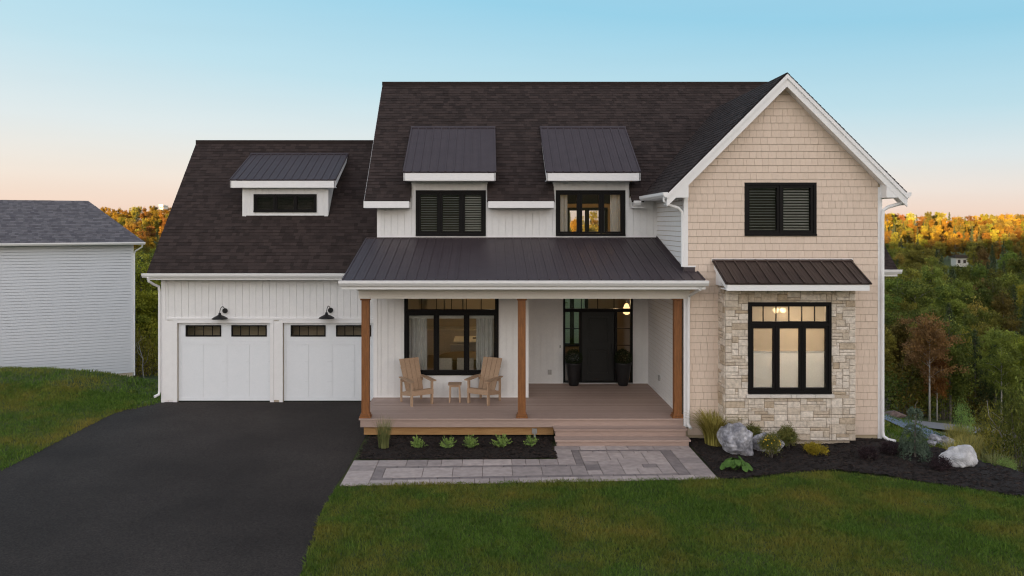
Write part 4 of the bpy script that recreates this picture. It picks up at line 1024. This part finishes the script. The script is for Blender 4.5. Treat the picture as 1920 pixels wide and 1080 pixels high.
dchair(-.9, 24.75, 0, 'cream dining chair on the far side of the dining table'); dchair(.33, 23.9, R(-80), 'cream dining chair at the right end of the dining table')
def curtain(x0, x1, z0, z1, Y, label, amp=.03):
    m = MB(); n = 60; prev = None
    for k in range(n+1):
        u = k/n; x = x0+(x1-x0)*u; y = Y+amp*math.sin(u*(x1-x0)*55)+.01*math.sin(u*23)
        if prev: m.poly([(prev[0], prev[1], z0), (x, y, z0), (x, y, z1), (prev[0], prev[1], z1)])
        prev = (x, y)
    o = m.build('curtain', M['curtain'], smooth=True); tag(o, label, 'curtain', 'curtains hanging inside windows')
curtain(-2.10, -1.62, .55, 2.78, YL+.26, 'pale grey curtain at the left end of the porch window'); curtain(-.28, .20, .55, 2.78, YL+.26, 'pale grey curtain at the right end of the porch window')
curtain(2.02, 2.28, 4.0, 6.1, Y2+.24, 'cream curtain at the left side of the right dormer window', .02); curtain(3.48, 3.76, 4.0, 6.1, Y2+.24, 'cream curtain at the right side of the right dormer window', .02)
m = MB(); m.box(-2.12, .22, YL+.18, YL+.20, 2.60, 2.78); hb(m, 'roller_valance', M['shade'])

# ------------------------------------------------------------------ walkway
pv = MB()
rnd = random.Random(3)
def paver(x0, x1, y0, y1, dark):
    g_ = .004; tn = rnd.uniform(.18, .32) if dark else rnd.choice([.5, .6, .65, .7, .75, .8, .9])+rnd.uniform(-.08, .08)
    z = .028+rnd.uniform(-.002, .002); x0 += g_; x1 -= g_; y0 += g_; y1 -= g_; i = .006
    if x1-x0 < .02 or y1-y0 < .02: return
    pv.poly([(x0+i, y0+i, z), (x1-i, y0+i, z), (x1-i, y1-i, z), (x0+i, y1-i, z)], tn)
    o = [(x0, y0), (x1, y0), (x1, y1), (x0, y1)]; q = [(x0+i, y0+i), (x1-i, y0+i), (x1-i, y1-i), (x0+i, y1-i)]
    for k in range(4):
        k2 = (k+1) % 4; pv.poly([(*o[k], z-.006), (*o[k2], z-.006), (*q[k2], z), (*q[k], z)], tn); pv.poly([(*o[k], .006), (*o[k2], .006), (*o[k2], z-.006), (*o[k], z-.006)], tn)
def prow(x0, x1, y0, y1, lens, dark, along='x'):
    a = x0 if along == 'x' else y0; e_ = x1 if along == 'x' else y1
    while a < e_-.03:
        b = min(e_, a+rnd.choice(lens)); b = e_ if e_-b < .12 else b
        paver(a, b, y0, y1, dark) if along == 'x' else paver(x0, x1, a, b, dark); a = b
prow(-2.34, 4.70, 15.66, 15.95, (.45, .45, .3), False); prow(-2.34, 4.2, 15.95, 16.10, (.45, .45, .45), True)
prow(-2.12, 2.10, 16.10, 16.73, (.62, .45, .62, .8), False)
prow(-2.34, 2.10, 16.73, 16.88, (.45, .45), True); prow(-2.34, 1.55, 16.88, 17.32, (.62, .45, .62, .3), False)
prow(-2.89, -2.34, 15.66, 17.32, (.4, .5), False, 'y'); prow(-2.34, -2.12, 16.10, 16.73, (.3, .33), True, 'y')
prow(1.55, 1.93, 16.88, 18.10, (.42, .35), False, 'y'); prow(1.93, 2.10, 16.88, 18.10, (.45,), True, 'y')
prow(1.55, 4.70, 18.10, 18.45, (.6, .45, .5), False); prow(2.10, 3.95, 17.95, 18.10, (.45,), True)
prow(3.95, 4.20, 16.10, 18.10, (.45, .5), True, 'y'); prow(4.20, 4.70, 15.95, 18.10, (.35, .5, .42), False, 'y')
for a, b, c_, d_ in ashlar(1.85, 1.85, .154, [(3,2),(4,2),(4,3),(2,3),(3,3),(2,2),(3,2)], random.Random(4)): paver(2.10+a, 2.10+b, 16.10+c_, 16.10+d_, rnd.random() < .12)
def shear(x, y): return y+.056*(x+2.9)*min(1, max(0, (18.45-y)/2.75))
pv.v = [(x, shear(x, y), z) for x, y, z in pv.v]
tag(pv.build('walkway', M['paver']), kind='structure')
sheet('walkway_bedding', [(-2.9, 15.64), (4.71, 16.06), (4.71, 18.45), (1.54, 18.45), (1.54, 17.43), (-2.9, 17.33)], .008, M['sand'])

# ------------------------------------------------------------------ bed plants and boulders
def boulder(loc, dims, seed, mat, label, pts=16):
    rng = np.random.default_rng(seed); t = 5
    bm_v = []
    # convex stone: random plane cuts of a sphere of points
    n = 1400; i = np.arange(n)+.5; ph = np.arccos(1-2*i/n); th = math.pi*(1+5**.5)*i
    d = np.stack([np.cos(th)*np.sin(ph), np.sin(th)*np.sin(ph), np.cos(ph)], 1)
    pl = rng.normal(size=(pts, 3)); pl /= np.linalg.norm(pl, axis=1)[:, None]; off = rng.uniform(.62, 1., pts)
    r = np.min(np.where(d@pl.T > .05, off/np.maximum(d@pl.T, .05), 9), axis=1); r = np.minimum(r, 1.15)
    nz = sum(np.sin(d@rng.normal(size=3)*f+rng.uniform(0, 6))*a for f, a in ((5, .025), (9, .02), (16, .014), (25, .01)))
    p = d*(r+nz)[:, None]
    import bmesh
    bm = bmesh.new()
    for q in p: bm.verts.new(q*np.array(dims)*.5)
    res = bmesh.ops.convex_hull(bm, input=bm.verts[:])
    bm.free()
    # icosphere keeps surface relief (a hull alone would lose the hollows)
    bm = bmesh.new(); bmesh.ops.create_icosphere(bm, subdivisions=5, radius=1)
    V = np.array([v.co[:] for v in bm.verts])
    r = np.min(np.where(V@pl.T > .05, off/np.maximum(V@pl.T, .05), 9), axis=1); r = np.minimum(r, 1.15)
    rng2 = np.random.default_rng(seed+1)
    nz = sum(np.sin(V@rng2.normal(size=3)*f+rng2.uniform(0, 6))*a for f, a in ((4, .03), (7, .025), (12, .018), (19, .012), (33, .008)))
    for v, k in zip(bm.verts, r+nz): v.co *= k; v.co.x *= dims[0]*.5; v.co.y *= dims[1]*.5; v.co.z *= dims[2]*.5
    me = bpy.data.meshes.new('boulder'); bm.to_mesh(me); bm.free(); me.materials.append(mat)
    o = bpy.data.objects.new('boulder', me); C.objects.link(o); o.location = loc; tag(o, label, 'boulder'); return o
boulder((5.64, 17.9, .30), (.92, .74, .96), 3, M['rock'], 'large grey speckled granite boulder beside the tall grass clump')
boulder((6.42, 18.1, .10), (.80, .5, .60), 11, M['rock'], 'smaller grey granite boulder behind the yellow flowered plant')
boulder((10.16, 16.95, .16), (.86, .6, .56), 21, M['whiterock'], 'pale white boulder at the right edge of the mulch bed')

def blades(n, spread, hmin, hmax, lean, w, rng, segs=5, droop=1.):
    V = []; Fc = []; T = []; b = 0
    for i in range(n):
        a = rng.uniform(0, 6.283); r = spread*math.sqrt(rng.random()); H = rng.uniform(hmin, hmax); ln = lean*H*rng.uniform(.25, 1.1)
        x, y = r*math.cos(a)*.5, r*math.sin(a)*.5; a2 = a+rng.normal()*.5; ca, sa = math.cos(a2), math.sin(a2); tn = rng.random()
        for k in range(segs+1):
            u = k/segs; z = H*(u-droop*.32*u**3); rr = ln*u**1.8; ww = w*(1-u*.85)
            V.append((x+ca*rr-sa*ww, y+sa*rr+ca*ww, z)); V.append((x+ca*rr+sa*ww, y+sa*rr-ca*ww, z))
        for k in range(segs): Fc.append((b+2*k, b+2*k+1, b+2*k+3, b+2*k+2)); T.append(tn)
        b += 2*(segs+1)
    return np.array(V), np.array(Fc), np.array(T)
def grass_clump(loc, n, spread, hmin, hmax, lean, w, mat, label, seed, droop=1.):
    v, f_, t_ = blades(n, spread, hmin, hmax, lean, w, np.random.default_rng(seed), droop=droop)
    o = npmesh('ornamental_grass', v, f_, t_, mat); o.location = loc; tag(o, label, 'ornamental grass'); return o
grass_clump((-2.36, 18.3, .03), 240, .24, .45, .82, .28, .006, M['greengrass'], 'upright feathery green grass clump at the left end of the porch bed', 1, .3)
grass_clump((5.32, 18.55, .03), 900, .42, .6, 1.12, .62, .010, M['strawgrass'], 'large arching straw coloured grass clump between the steps and the boulder', 2, 1.)

def juniper(seed):
    rng = np.random.default_rng(seed); P = []; T = []
    for i in range(46):
        a = rng.uniform(0, 6.28); el = rng.uniform(.25, 1.35); L = rng.uniform(.14, .25)
        d = np.array([math.cos(a)*math.cos(el), math.sin(a)*math.cos(el), math.sin(el)]); tn = rng.random()
        for k in range(34):
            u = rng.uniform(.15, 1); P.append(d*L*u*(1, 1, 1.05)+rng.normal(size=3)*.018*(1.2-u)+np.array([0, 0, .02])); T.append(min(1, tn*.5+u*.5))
    P = np.array(P); return cards(P*1.12, .022, .5, 0, rng), np.array(T)
JL = ['first spreading green juniper from the left in the porch bed', 'second juniper from the left in the porch bed', 'middle juniper of the five in the porch bed', 'wide ragged juniper, fourth from the left in the porch bed', 'small juniper nearest the steps in the porch bed']
for k, (x, y, s) in enumerate(((783, 843, 1.0), (840, 843, .95), (882, 842, 1.0), (941, 841, 1.12), (996, 839, .88))):
    Yp = 1490*5.2/(y-418); v, t_ = juniper(40+k); t = thing('juniper_shrub', JL[k], 'shrub', (PX(x, Yp), Yp, .04), 0, 'junipers in the porch bed')
    npmesh('foliage', v*s, np.arange(len(v)).reshape(-1, 4), t_, M['juniper'], t)
    m = MB(); m.tube([(0,0,-.02), (.01,0,.08)], .014, 6)
    for a in range(5): m.tube([(0,0,.03), (.12*math.cos(a*1.3), .12*math.sin(a*1.3), .13)], .006, 5)
    m.build('stem', M['bark'], t)
def shrub(loc, nc, nl, rx, rz, cz, csig, size, mat, name, label, group=None, stem=True, seed=1):
    rng = np.random.default_rng(seed); t = thing(name, label, 'shrub', loc, 0, group)
    foliage('foliage', mat, t, nc, nl, rx, rz, cz, csig, size, .7, rng)
    if stem:
        m = MB()
        for k in range(6): a = k*1.1; m.tube([(.02*math.cos(a), .02*math.sin(a), -.02), (.4*rx*math.cos(a), .4*rx*math.sin(a), cz)], .006, 5)
        m.build('stem', M['bark'], t)
    return t
shrub((6.90, 18.18, .03), 44, 5200, .19, .18, .31, .045, .020, M['shrub'], 'round_shrub', 'upright rounded green shrub against the stone wall below the bay window', None, True, 51)
shrub((6.14, 18.34, .03), 44, 4200, .18, .18, .30, .045, .020, M['shrub'], 'round_shrub', 'dark green shrub half hidden behind the large grey boulder', None, True, 52)
t = shrub((6.27, 17.5, .03), 44, 5200, .20, .19, .31, .05, .019, M['shrub'], 'flowering_shrub', 'bushy green plant with small yellow flowers in front of the smaller boulder', None, True, 53)
p = RNG.normal(size=(26, 3)); p /= np.linalg.norm(p, axis=1)[:, None]; p[:, 2] = abs(p[:, 2]); p[:, 1] = -abs(p[:, 1]); p = p*np.array([.19, .19, .2])+np.array([0, 0, .30])
for q in p:
    d8 = np.linspace(0, 2*np.pi, 9)[:8]; fr_ = RNG.uniform(.012, .018)
    npmesh('flower', np.concatenate([[q+np.array([0, -.008, .004])], q+np.stack([np.cos(d8)*fr_, np.sin(d8)*fr_*.3, np.sin(d8)*fr_], 1)]), np.array([[0, 1+k, 1+(k+1) % 8] for k in range(8)]), np.zeros(8), M['flower'], t)
shrub((7.38, 17.75, .03), 44, 3000, .26, .08, .12, .035, .020, M['yellowleaf'], 'low_shrub', 'low yellow green shrub in the mulch below the bay window', None, True, 54)
for k, (x, y, lab) in enumerate(((8.35, 17.4, 'low dark purple shrub in front of the house corner, leftmost of the three'), (9.02, 17.75, 'low dark purple shrub just left of the weeping spruce'), (9.5, 16.65, 'low dark purple shrub in front of the weeping spruce'))):
    shrub((x, y, .03), 34, 2600, .20, .11, .13, .04, .018, M['purple'], 'barberry_shrub', lab, 'dark purple shrubs in the right bed', True, 60+k)
# broad leaved plant
t = thing('leafy_plant', 'broad leaved bright green plant at the front of the right mulch bed', 'plant', (5.2, 16.62, .03))
m = MB(); rr = random.Random(9)
for k in range(26):
    a = rr.uniform(0, 6.28); L = rr.uniform(.10, .31); z = rr.uniform(.06, .12)+max(0, .30-L)*.75; c = Vector((math.cos(a)*L, math.sin(a)*L*.8, z)); rad = rr.uniform(.055, .085)
    up = Vector((math.cos(a)*.7, math.sin(a)*.7-.25, .8)).normalized(); u_ = up.orthogonal().normalized(); v_ = up.cross(u_)
    ring = [c+(u_*math.cos(q*math.pi/5)*rad*(1.15 if q % 2 else .95)+v_*math.sin(q*math.pi/5)*rad*1.1) for q in range(10)]
    for q in range(10): m.poly([c-up*.02, ring[q], ring[(q+1) % 10]], rr.random()*.4+(.3 if q % 2 else .1))
m.build('leaf', M['bigleaf'], t, smooth=True)
m = MB()
for k in range(8): a = k*.8; m.tube([(0,0,-.02), (.16*math.cos(a), .13*math.sin(a), .13)], .006, 5)
m.build('stem', M['bigleaf'], t)
# weeping spruce
t = thing('weeping_spruce', 'small blue green weeping spruce at the right corner of the house', 'tree', (9.44, 17.5, .02))
m = MB(); m.tube([(0,0,-.05), (.0,0,.6), (.02,0,1.0), (.0,0,1.16), (.06,0,1.27)], [.025,.018,.010,.007,.004], 8); m.build('trunk', M['bark'], t)
rng = np.random.default_rng(77); P = []; T = []
for i in range(70):
    a = rng.uniform(0, 6.28); z0_ = rng.uniform(.12, .72) if i > 9 else rng.uniform(.93, 1.03); L = (.40-.30*max(0, z0_-.2)) if i > 9 else .15; tn = rng.random()
    for k in range(80):
        u = rng.random(); r_ = L*(1-(1-u)**2); z = z0_+.10*math.sin(u*3.1)-u**2*(.45 if i > 9 else .2)
        P.append((r_*math.cos(a)+rng.normal()*.014, r_*math.sin(a)+rng.normal()*.014, max(.02, z+rng.normal()*.016))); T.append(tn*.6+.4*rng.random())
P = np.array(P); npmesh('foliage', cards(P, .030, .45, 0, rng), np.arange(len(P)*4).reshape(-1, 4), np.array(T), M['spruceblue'], t)

# rocks along the gravel path
rl = ['rounded brown rock beside the gravel path, nearest the house', 'flat grey rock beside the gravel path behind the weeping spruce', 'pale flat rock beside the gravel path, right of the grey one', 'dark brown rock beside the gravel path behind the white boulder', 'small white rock low behind the weeping spruce']
for k, (x, y, Yq, s) in enumerate(((1676, 803, 27., .55), (1752, 822, 22.5, .38), (1770, 822, 22.8, .40), (1796, 836, 20.5, .42), (1748, 830, 21., .22))):
    X = PX(x, Yq); boulder((X, Yq, float(h(X, Yq))+.10), (s*1.3, s, s*.8), 70+k, M['rock'] if k in (1,) else M['rock'] if k in (2, 4) else M['brownrock'], rl[k])

# ------------------------------------------------------------------ neighbour house
ang = R(26); NX, NY = -16.45, 37.0
n0 = thing('neighbour_house', 'pale grey sided house with grey hipped roof at the left edge', 'house', (NX, NY, 0), ang)
zb_, ze_ = -2.2, 4.28
m = MB(); m.box(-12, 0, .02, 7, zb_, ze_); m.build('wall', M['nwall'], n0)
m = MB(); courses(m, Fr((0,0,0), (1,0,0), (0,0,1), (0,-1,0)), rects((-12, 0, -1.75, ze_)), .135, lb=.04, lt=.03, reveal=.018); m.build('lap_siding', M['nwall'], n0)
m = MB(); m.box(-.09, .02, -.03, .03, -1.75, ze_); m.build('corner_trim', M['white_trim'], n0)
m = MB(); m.box(-12.0, -.02, -.01, .05, -2.6, -1.755); m.build('foundation', M['concrete'], n0)
# hipped roof
o_ = .45; rz_ = 6.28; rb = 3.3; ra = 1.9
m = MB(); e1 = Vector((o_, -o_, ze_+.05)); e0 = Vector((-12.4, -o_, ze_+.05)); k1 = Vector((-ra, rb, rz_)); k0 = Vector((-10.5, rb, rz_)); e2 = Vector((o_, 7.4, ze_+.05)); e3 = Vector((-12.4, 7.4, ze_+.05))
v_ = (Vector((0, rb+o_, rz_-ze_-.05))); vl = v_.length
roof_plane(m, e0, (1,0,0), v_, [[(0, 0), (12.85, 0), (12.4-ra, vl), (1.9, vl)]], expo=.15)
for q in ((e1, e2, k1), (e2, e3, k0, k1), (e3, e0, k0)): m.prism(q, (0, 0, -.06), .5)
m.build('roof', M['grey_shingle'], n0)
m = MB(); prof = [(0, 0), (-.06, 0), (-.11, .07), (-.11, .12), (0, .12)]
m.prism([(-12.5, -o_+a, ze_-.08+b) for a, b in prof], (12.5+o_+.05, 0, 0)); m.box(-12.4, o_-.02, -o_, 0, ze_-.06, ze_-.03); m.build('gutter', M['white_trim'], n0)
m = MB(); m.tube([(.38, -.42, ze_-.08), (.36, -.36, ze_-.2), (.10, -.06, ze_-.38), (.05, -.02, ze_-.5), (.05, -.0, -1.9)], .035, 8); m.build('downspout', M['white_trim'], n0)

# ------------------------------------------------------------------ forest
def tree_proto(kind, seed):
    """unit trees about 10 m tall; returns (trunk mesh obj data, crown data)"""
    rng = np.random.default_rng(seed); rr = random.Random(seed); H = 10.
    tm = MB(); P = []; T = []
    if kind == 'conifer':
        tm.tube([(0,0,-.6), (0,0,5), (.05,0,9.8)], [.16,.10,.02], 7)
        nb = 150
        for i in range(nb):
            z = 1.0+8.8*(i/nb)**.9; a = rng.uniform(0, 6.28); L = (10.1-z)*.26*rng.uniform(.7, 1.15)+.1; tn = rng.random()
            n = int(10+L*14)
            u = rng.random(n)**.7; x = L*u
            P.append(np.stack([np.cos(a)*x+rng.normal(size=n)*.10, np.sin(a)*x+rng.normal(size=n)*.10, z-.32*u*L+rng.normal(size=n)*.09], 1)); T.append(np.clip(tn*.6+u*.4, 0, 1))
        size, asp = .17, .45
    else:
        tall = kind == 'slender'; bare = kind == 'sparse'
        base = 3.6 if bare else (1.2 if tall else 2.0)
        lean = rng.normal(size=2)*.25
        def tp(z): return Vector((lean[0]*(z/10)**1.5, lean[1]*(z/10)**1.5, z))
        r0 = .15 if not bare else .085
        tm.tube([tp(0)-Vector((0,0,.6)), tp(2.5), tp(5), tp(7.5), tp(9.4)], [r0*1.3, r0, r0*.7, r0*.42, .02], 8)
        rx = 1.55 if tall else 2.0 if bare else 2.9
        nb = 34 if not bare else 30
        for i in range(nb):
            z = rng.uniform(base, 8.7); a = rng.uniform(0, 6.28)
            prof = math.sin(math.pi*min(1, max(.08, (z-base+1.2)/(10.4-base+.8))))**.7
            L = rx*prof*rng.uniform(.55, 1.1); rise = rng.uniform(.15, .75)*L+.3
            e_ = tp(z)+Vector((math.cos(a)*L, math.sin(a)*L, rise)); mid = tp(z).lerp(e_, .5)+Vector((0, 0, .1*L))
            tm.tube([tp(z), mid, e_], [.022, .014, .005] if bare else [.05, .03, .008], 5, cap=False)
            tn = rng.random(); ns = 6
            for k in range(ns):
                u = rng.uniform(.35, 1.05); c = np.array(tp(z).lerp(e_, u))+rng.normal(size=3)*np.array([.42, .42, .32])
                n = 60 if bare else 74
                P.append(c+rng.normal(size=(n, 3))*np.array([.27, .27, .19])*(.95 if bare else 1)); T.append(np.clip(tn*.45+rng.random()*.4+rng.random(n)*.15, 0, 1))
        top = np.array(tp(9.3)); n = 200; P.append(top+rng.normal(size=(n, 3))*np.array([.5, .5, .45])); T.append(rng.random(n))
        size, asp = (.12, .75) if bare else (.15, .75)
    P = np.concatenate(P); T = np.concatenate(T)
    return tm, cards(P, size, asp, .4, rng), T
PROTO = {}
def proto(kind, leaf, seed):
    key = (kind, leaf, seed)
    if key not in PROTO:
        tm, cv, T = tree_proto(kind, seed)
        PROTO[key] = (tm, cv, T)
    return PROTO[key]
MASTER = {}
NAMES = {'round': 'broadleaf_tree', 'slender': 'slender_tree', 'sparse': 'birch_tree', 'conifer': 'conifer_tree'}
LEAFW = {'leaf_green': 'green', 'leaf_olive': 'olive green', 'leaf_gold': 'golden yellow', 'leaf_lime': 'yellow green', 'leaf_orange': 'orange', 'leaf_rust': 'rusty brown', 'needle_dark': 'dark green'}
def plant(kind, leaf, seed, X, Y, ht, label, group, wid=1., rz=None):
    key = (kind, leaf, seed); z = float(h(X, Y))
    if key not in MASTER:
        tm, cv, T = tree_proto(kind, seed)
        t = thing(NAMES[kind], label, 'tree', (0, 0, 0), 0, group)
        tm.build('trunk', M['palebark'] if kind == 'sparse' else M['bark'], t, smooth=True)
        npmesh('crown', cv, np.arange(len(cv)).reshape(-1, 4), T, M[leaf], t); MASTER[key] = t
    else: t = copy_tree(MASTER[key])
    t['label'] = label; t['group'] = group
    s = ht/10.; t.location = (X, Y, z); t.scale = (s*wid, s*wid, s); t.rotation_euler = (0, 0, random.uniform(0, 6.28) if rz is None else rz)
    return t
ROWS = [47, 54, 63, 74, 88, 105, 125, 150, 180, 215, 255, 300, 350, 405, 465]
def pick(zone, far):
    r = random.random()
    if zone == 'between the houses' and not far and r < .4: return ('round', 'leaf_lime')
    if far: return random.choice([('round', 'leaf_gold'), ('round', 'leaf_gold'), ('round', 'leaf_orange'), ('slender', 'leaf_gold'), ('round', 'leaf_olive'), ('conifer', 'needle_dark'), ('round', 'leaf_olive'), ('round', 'leaf_lime')])
    return random.choice([('round', 'leaf_green'), ('round', 'leaf_green'), ('slender', 'leaf_olive'), ('round', 'leaf_olive'), ('conifer', 'needle_dark'), ('slender', 'leaf_green'), ('round', 'leaf_lime') if r < .5 else ('round', 'leaf_green'), ('round', 'leaf_olive'), ('slender', 'leaf_rust') if r < .35 else ('round', 'leaf_green'), ('conifer', 'needle_dark')])
def zone(x0, x1, tops, side, rows=ROWS, dens=.55):
    for Yr in rows:
        top = float(np.interp(Yr, *tops)); x = x0+random.uniform(0, 40)
        while x < x1:
            Y = Yr*random.uniform(.94, 1.06); X = PX(x, Y); g = float(h(X, Y)); zt = CAMZ+(418-top)*Y/F
            ht = max(5.5, min(15., (zt-g)))*random.uniform(.86, 1.10)
            far = Yr >= 240; kind, leaf = pick(side, far)
            if kind == 'conifer': ht *= 1.03
            w = random.uniform(.62, .95)
            ok = not (abs(x-1799) < 25 and 130 < Y < 240 )
            if ok:
                band_ = 'sunlit far ridge' if far else ('shaded valley' if Y > 110 else 'near slope'); 
                lab = f'{LEAFW[leaf]} {NAMES[kind].replace("_", " ")} on the {band_} {side}'
                plant(kind, leaf, random.choice((1, 2)) if kind != 'conifer' else 3, X, Y, ht, lab, f'{LEAFW[leaf]} {NAMES[kind].replace("_", " ")}s on the {band_} {side}', w)
            x += ht*.56*w*F/Y*dens*random.uniform(.8, 1.35)
zone(1625, 2010, ([47, 54, 74, 105, 150, 215, 300, 405, 465], [655, 600, 540, 515, 485, 462, 434, 412, 401]), 'right of the house')
zone(150, 345, ([47, 54, 74, 105, 150, 215, 300, 405, 465], [560, 530, 500, 490, 478, 462, 425, 398, 390]), 'between the houses')
zone(1000, 1230, ([100, 215, 465], [450, 425, 400]), 'behind the house', rows=[110, 215, 350, 465], dens=.9)
for a_, b_, w_ in ((1330, 1600, 'past the back corner'), (2030, 2350, 'beyond the right edge')):
    zone(a_, b_, ([47, 54, 74, 105, 150, 215, 300, 405, 465], [655, 600, 540, 515, 485, 462, 434, 412, 401]), w_, rows=[60, 110, 215, 400], dens=1.5)
# singled out trees beside the road
Yt = 44
plant('sparse', 'leaf_rust', 5, PX(1743, Yt), Yt, 5.9, 'rust and orange tree with a thin pale trunk standing beside the road', 'lone trees beside the road', .95, 0)
plant('sparse', 'leaf_orange', 6, PX(1757, Yt+1), Yt+1, 4.0, 'small orange leaved tree leaning beside the pale trunked rust tree', 'lone trees beside the road', .9, 0)
plant('sparse', 'leaf_green', 7, PX(1878, 45), 45, 5.6, 'green tree with a thin tall bare trunk near the right edge', 'lone trees beside the road', .9, 0)
plant('slender', 'leaf_lime', 2, PX(1800, 50), 50, 5.6, 'slim yellow green tree right of the rust coloured tree', 'lone trees beside the road', .8)

plant('round', 'leaf_lime', 1, PX(268, 44), 44, 6.3, 'yellow green tree close behind the gap between the two houses', 'yellow green trees between the houses', 1.0)
# bushes and weeds on the bank
def bush_master(seed, leaf, n=2600):
    rng = np.random.default_rng(seed); t = thing('bush', 'x', 'bush', (0,0,0))
    p, tt, c = blob_points(46, n, .55, .5, .55, .14, rng); p[:, 2] = np.maximum(p[:, 2], .0)
    npmesh('foliage', cards(p, .04, .6, .3, rng), np.arange(n*4).reshape(-1, 4), tt, M[leaf], t)
    m = MB()
    for q in c[:14]: m.tube([(q[0]*.1, q[1]*.1, -.3), (q[0]*.5, q[1]*.5, q[2]*.6), tuple(q)], [.014, .01, .004], 5, cap=False)
    m.build('stem', M['bark'], t); return t
BM = {}
def bush(x, Y, sx, sz, leaf, label, group):
    X = PX(x, Y)
    t = copy_tree(BM[leaf]) if leaf in BM else bush_master(len(BM)+90, leaf)
    BM.setdefault(leaf, t); t.location = (X, Y, float(h(X, Y))-.03); t.scale = (sx, sx, sz); t.rotation_euler = (0, 0, random.uniform(0, 6.28)); tag(t, label, 'bush', group)
bush(1872, 20.5, .75, 1.2, 'leaf_olive', 'tall olive bush to the right of the white boulder', 'bushes on the right bank')
bush(1908, 20, .95, 2.0, 'leaf_green', 'tall green bush at the right edge of the picture', 'bushes on the right bank'); bush(1888, 17.6, .34, .40, 'juniper', 'low bright green bush at the edge of the mulch', 'bushes on the right bank')
bush(1945, 22, 1.3, 2.3, 'leaf_green', 'broad green bush cut off by the right edge', 'bushes on the right bank'); bush(1806, 30, .55, 1.5, 'juniper', 'bright green sapling bush in front of the road', 'bushes on the right bank')
bush(1856, 31, 1.1, 1.5, 'leaf_olive', 'olive bush on the slope in front of the road', 'bushes on the right bank')
WM = []
for q, (mt, sd_) in enumerate((('strawgrass', 31), ('greengrass', 32), ('strawgrass', 33))):
    v, f_, t_ = blades(420, .75, .35, .95, .45, .012, np.random.default_rng(sd_), droop=.5)
    WM.append((v, f_, t_, mt))
WO = {}
rw_ = random.Random(5)
for k in range(20):
    x = rw_.uniform(1796, 1876); Yw = rw_.uniform(18.6, 26); q = rw_.randrange(3); v, f_, t_, mt = WM[q]
    if q in WO: o = WO[q].copy(); C.objects.link(o)
    else: o = npmesh('weed_clump', v, f_, t_, M[mt]); WO[q] = o
    X = PX(x, Yw); o.location = (X, Yw, float(h(X, Yw))-.03); sc_ = rw_.uniform(.5, .85); o.scale = (sc_, sc_, sc_); o.rotation_euler = (0, 0, rw_.uniform(0, 6))
    tag(o, 'dry straw coloured weed clump on the bank beyond the mulch bed' if mt == 'strawgrass' else 'greenish weed clump on the bank beyond the mulch bed', 'weeds', 'dry weeds on the bank' if mt == 'strawgrass' else 'green weeds on the bank')
for k, x in enumerate((1655, 1690, 1725, 1775, 1815, 1860, 1905)):
    bush(x, 46.5+(k % 3), 2.6, 2.2+(k % 2)*.7, ('leaf_green', 'leaf_olive', 'shrub')[k % 3], 'dense undergrowth bush at the forest edge behind the road', 'undergrowth behind the road')
for k, x in enumerate((255, 272, 290, 304)):
    bush(x, 42+k, 1.8, 2.0+(k % 2), ('leaf_olive', 'leaf_lime')[k % 2], ('olive bush', 'yellow green bush')[k % 2]+' at the forest edge between the two houses', 'undergrowth between the houses')
# crooked bare sapling between the houses
def sapling(x, Y, ht, label, seed):
    rr = random.Random(seed); X = PX(x, Y); m = MB()
    p = [Vector((0,0,-.2))]; 
    for k in range(6): p.append(p[-1]+Vector((rr.uniform(-.16, .18), rr.uniform(-.1, .1), ht/6+.03)))
    m.tube(p, [.035, .032, .028, .022, .016, .01, .005], 6)
    for k in (2, 3, 4): m.tube([p[k], p[k]+Vector((rr.choice((-1, 1))*.25, 0, .35)), p[k]+Vector((rr.choice((-1, 1))*.3, 0, .75))], [.014, .009, .004], 5)
    o = m.build('bare_sapling', M['palebark'], smooth=True); o.location = (X, Y, float(h(X, Y))); tag(o, label, 'tree')
sapling(271, 40.5, 2.2, 'crooked bare pale sapling between the two houses', 3); sapling(1875, 20.2, 1.7, 'thin bare sapling on the bank right of the white boulder', 5)

# far houses in the valley and on the hill
def far_house(x, ybase, Y, w, hh, d, label, roofc):
    X = PX(x, Y); t = thing('distant_house', label, 'house', (X, Y, PZ(ybase, Y)), R(-15))
    m = MB(); m.box(-w/2, w/2, -d/2, d/2, -.4, hh); m.build('wall', M['farwall'], t)
    m = MB(); m.prism([(-w/2-.3, -d/2-.4, hh), (-w/2-.3, d/2+.4, hh), (-w/2-.3, d/2+.4, hh+.25), (-w/2-.3, -d/2-.4, hh+1.0)], (w+.6, 0, 0)); m.build('roof', M[roofc], t)
    for k in (-.25, .2): m = MB(); m.box(w*k-.35, w*k+.35, -d/2-.03, -d/2, hh*.3, hh*.75); m.build('window', M['slate'], t)
far_house(1799, 497, 235, 3.2, 2.2, 5, 'tiny white house among the trees of the right valley', 'slate')
far_house(307, 391, 440, 2.2, 1.2, 4, 'tiny pale building on the golden ridge between the houses', 'farwall')
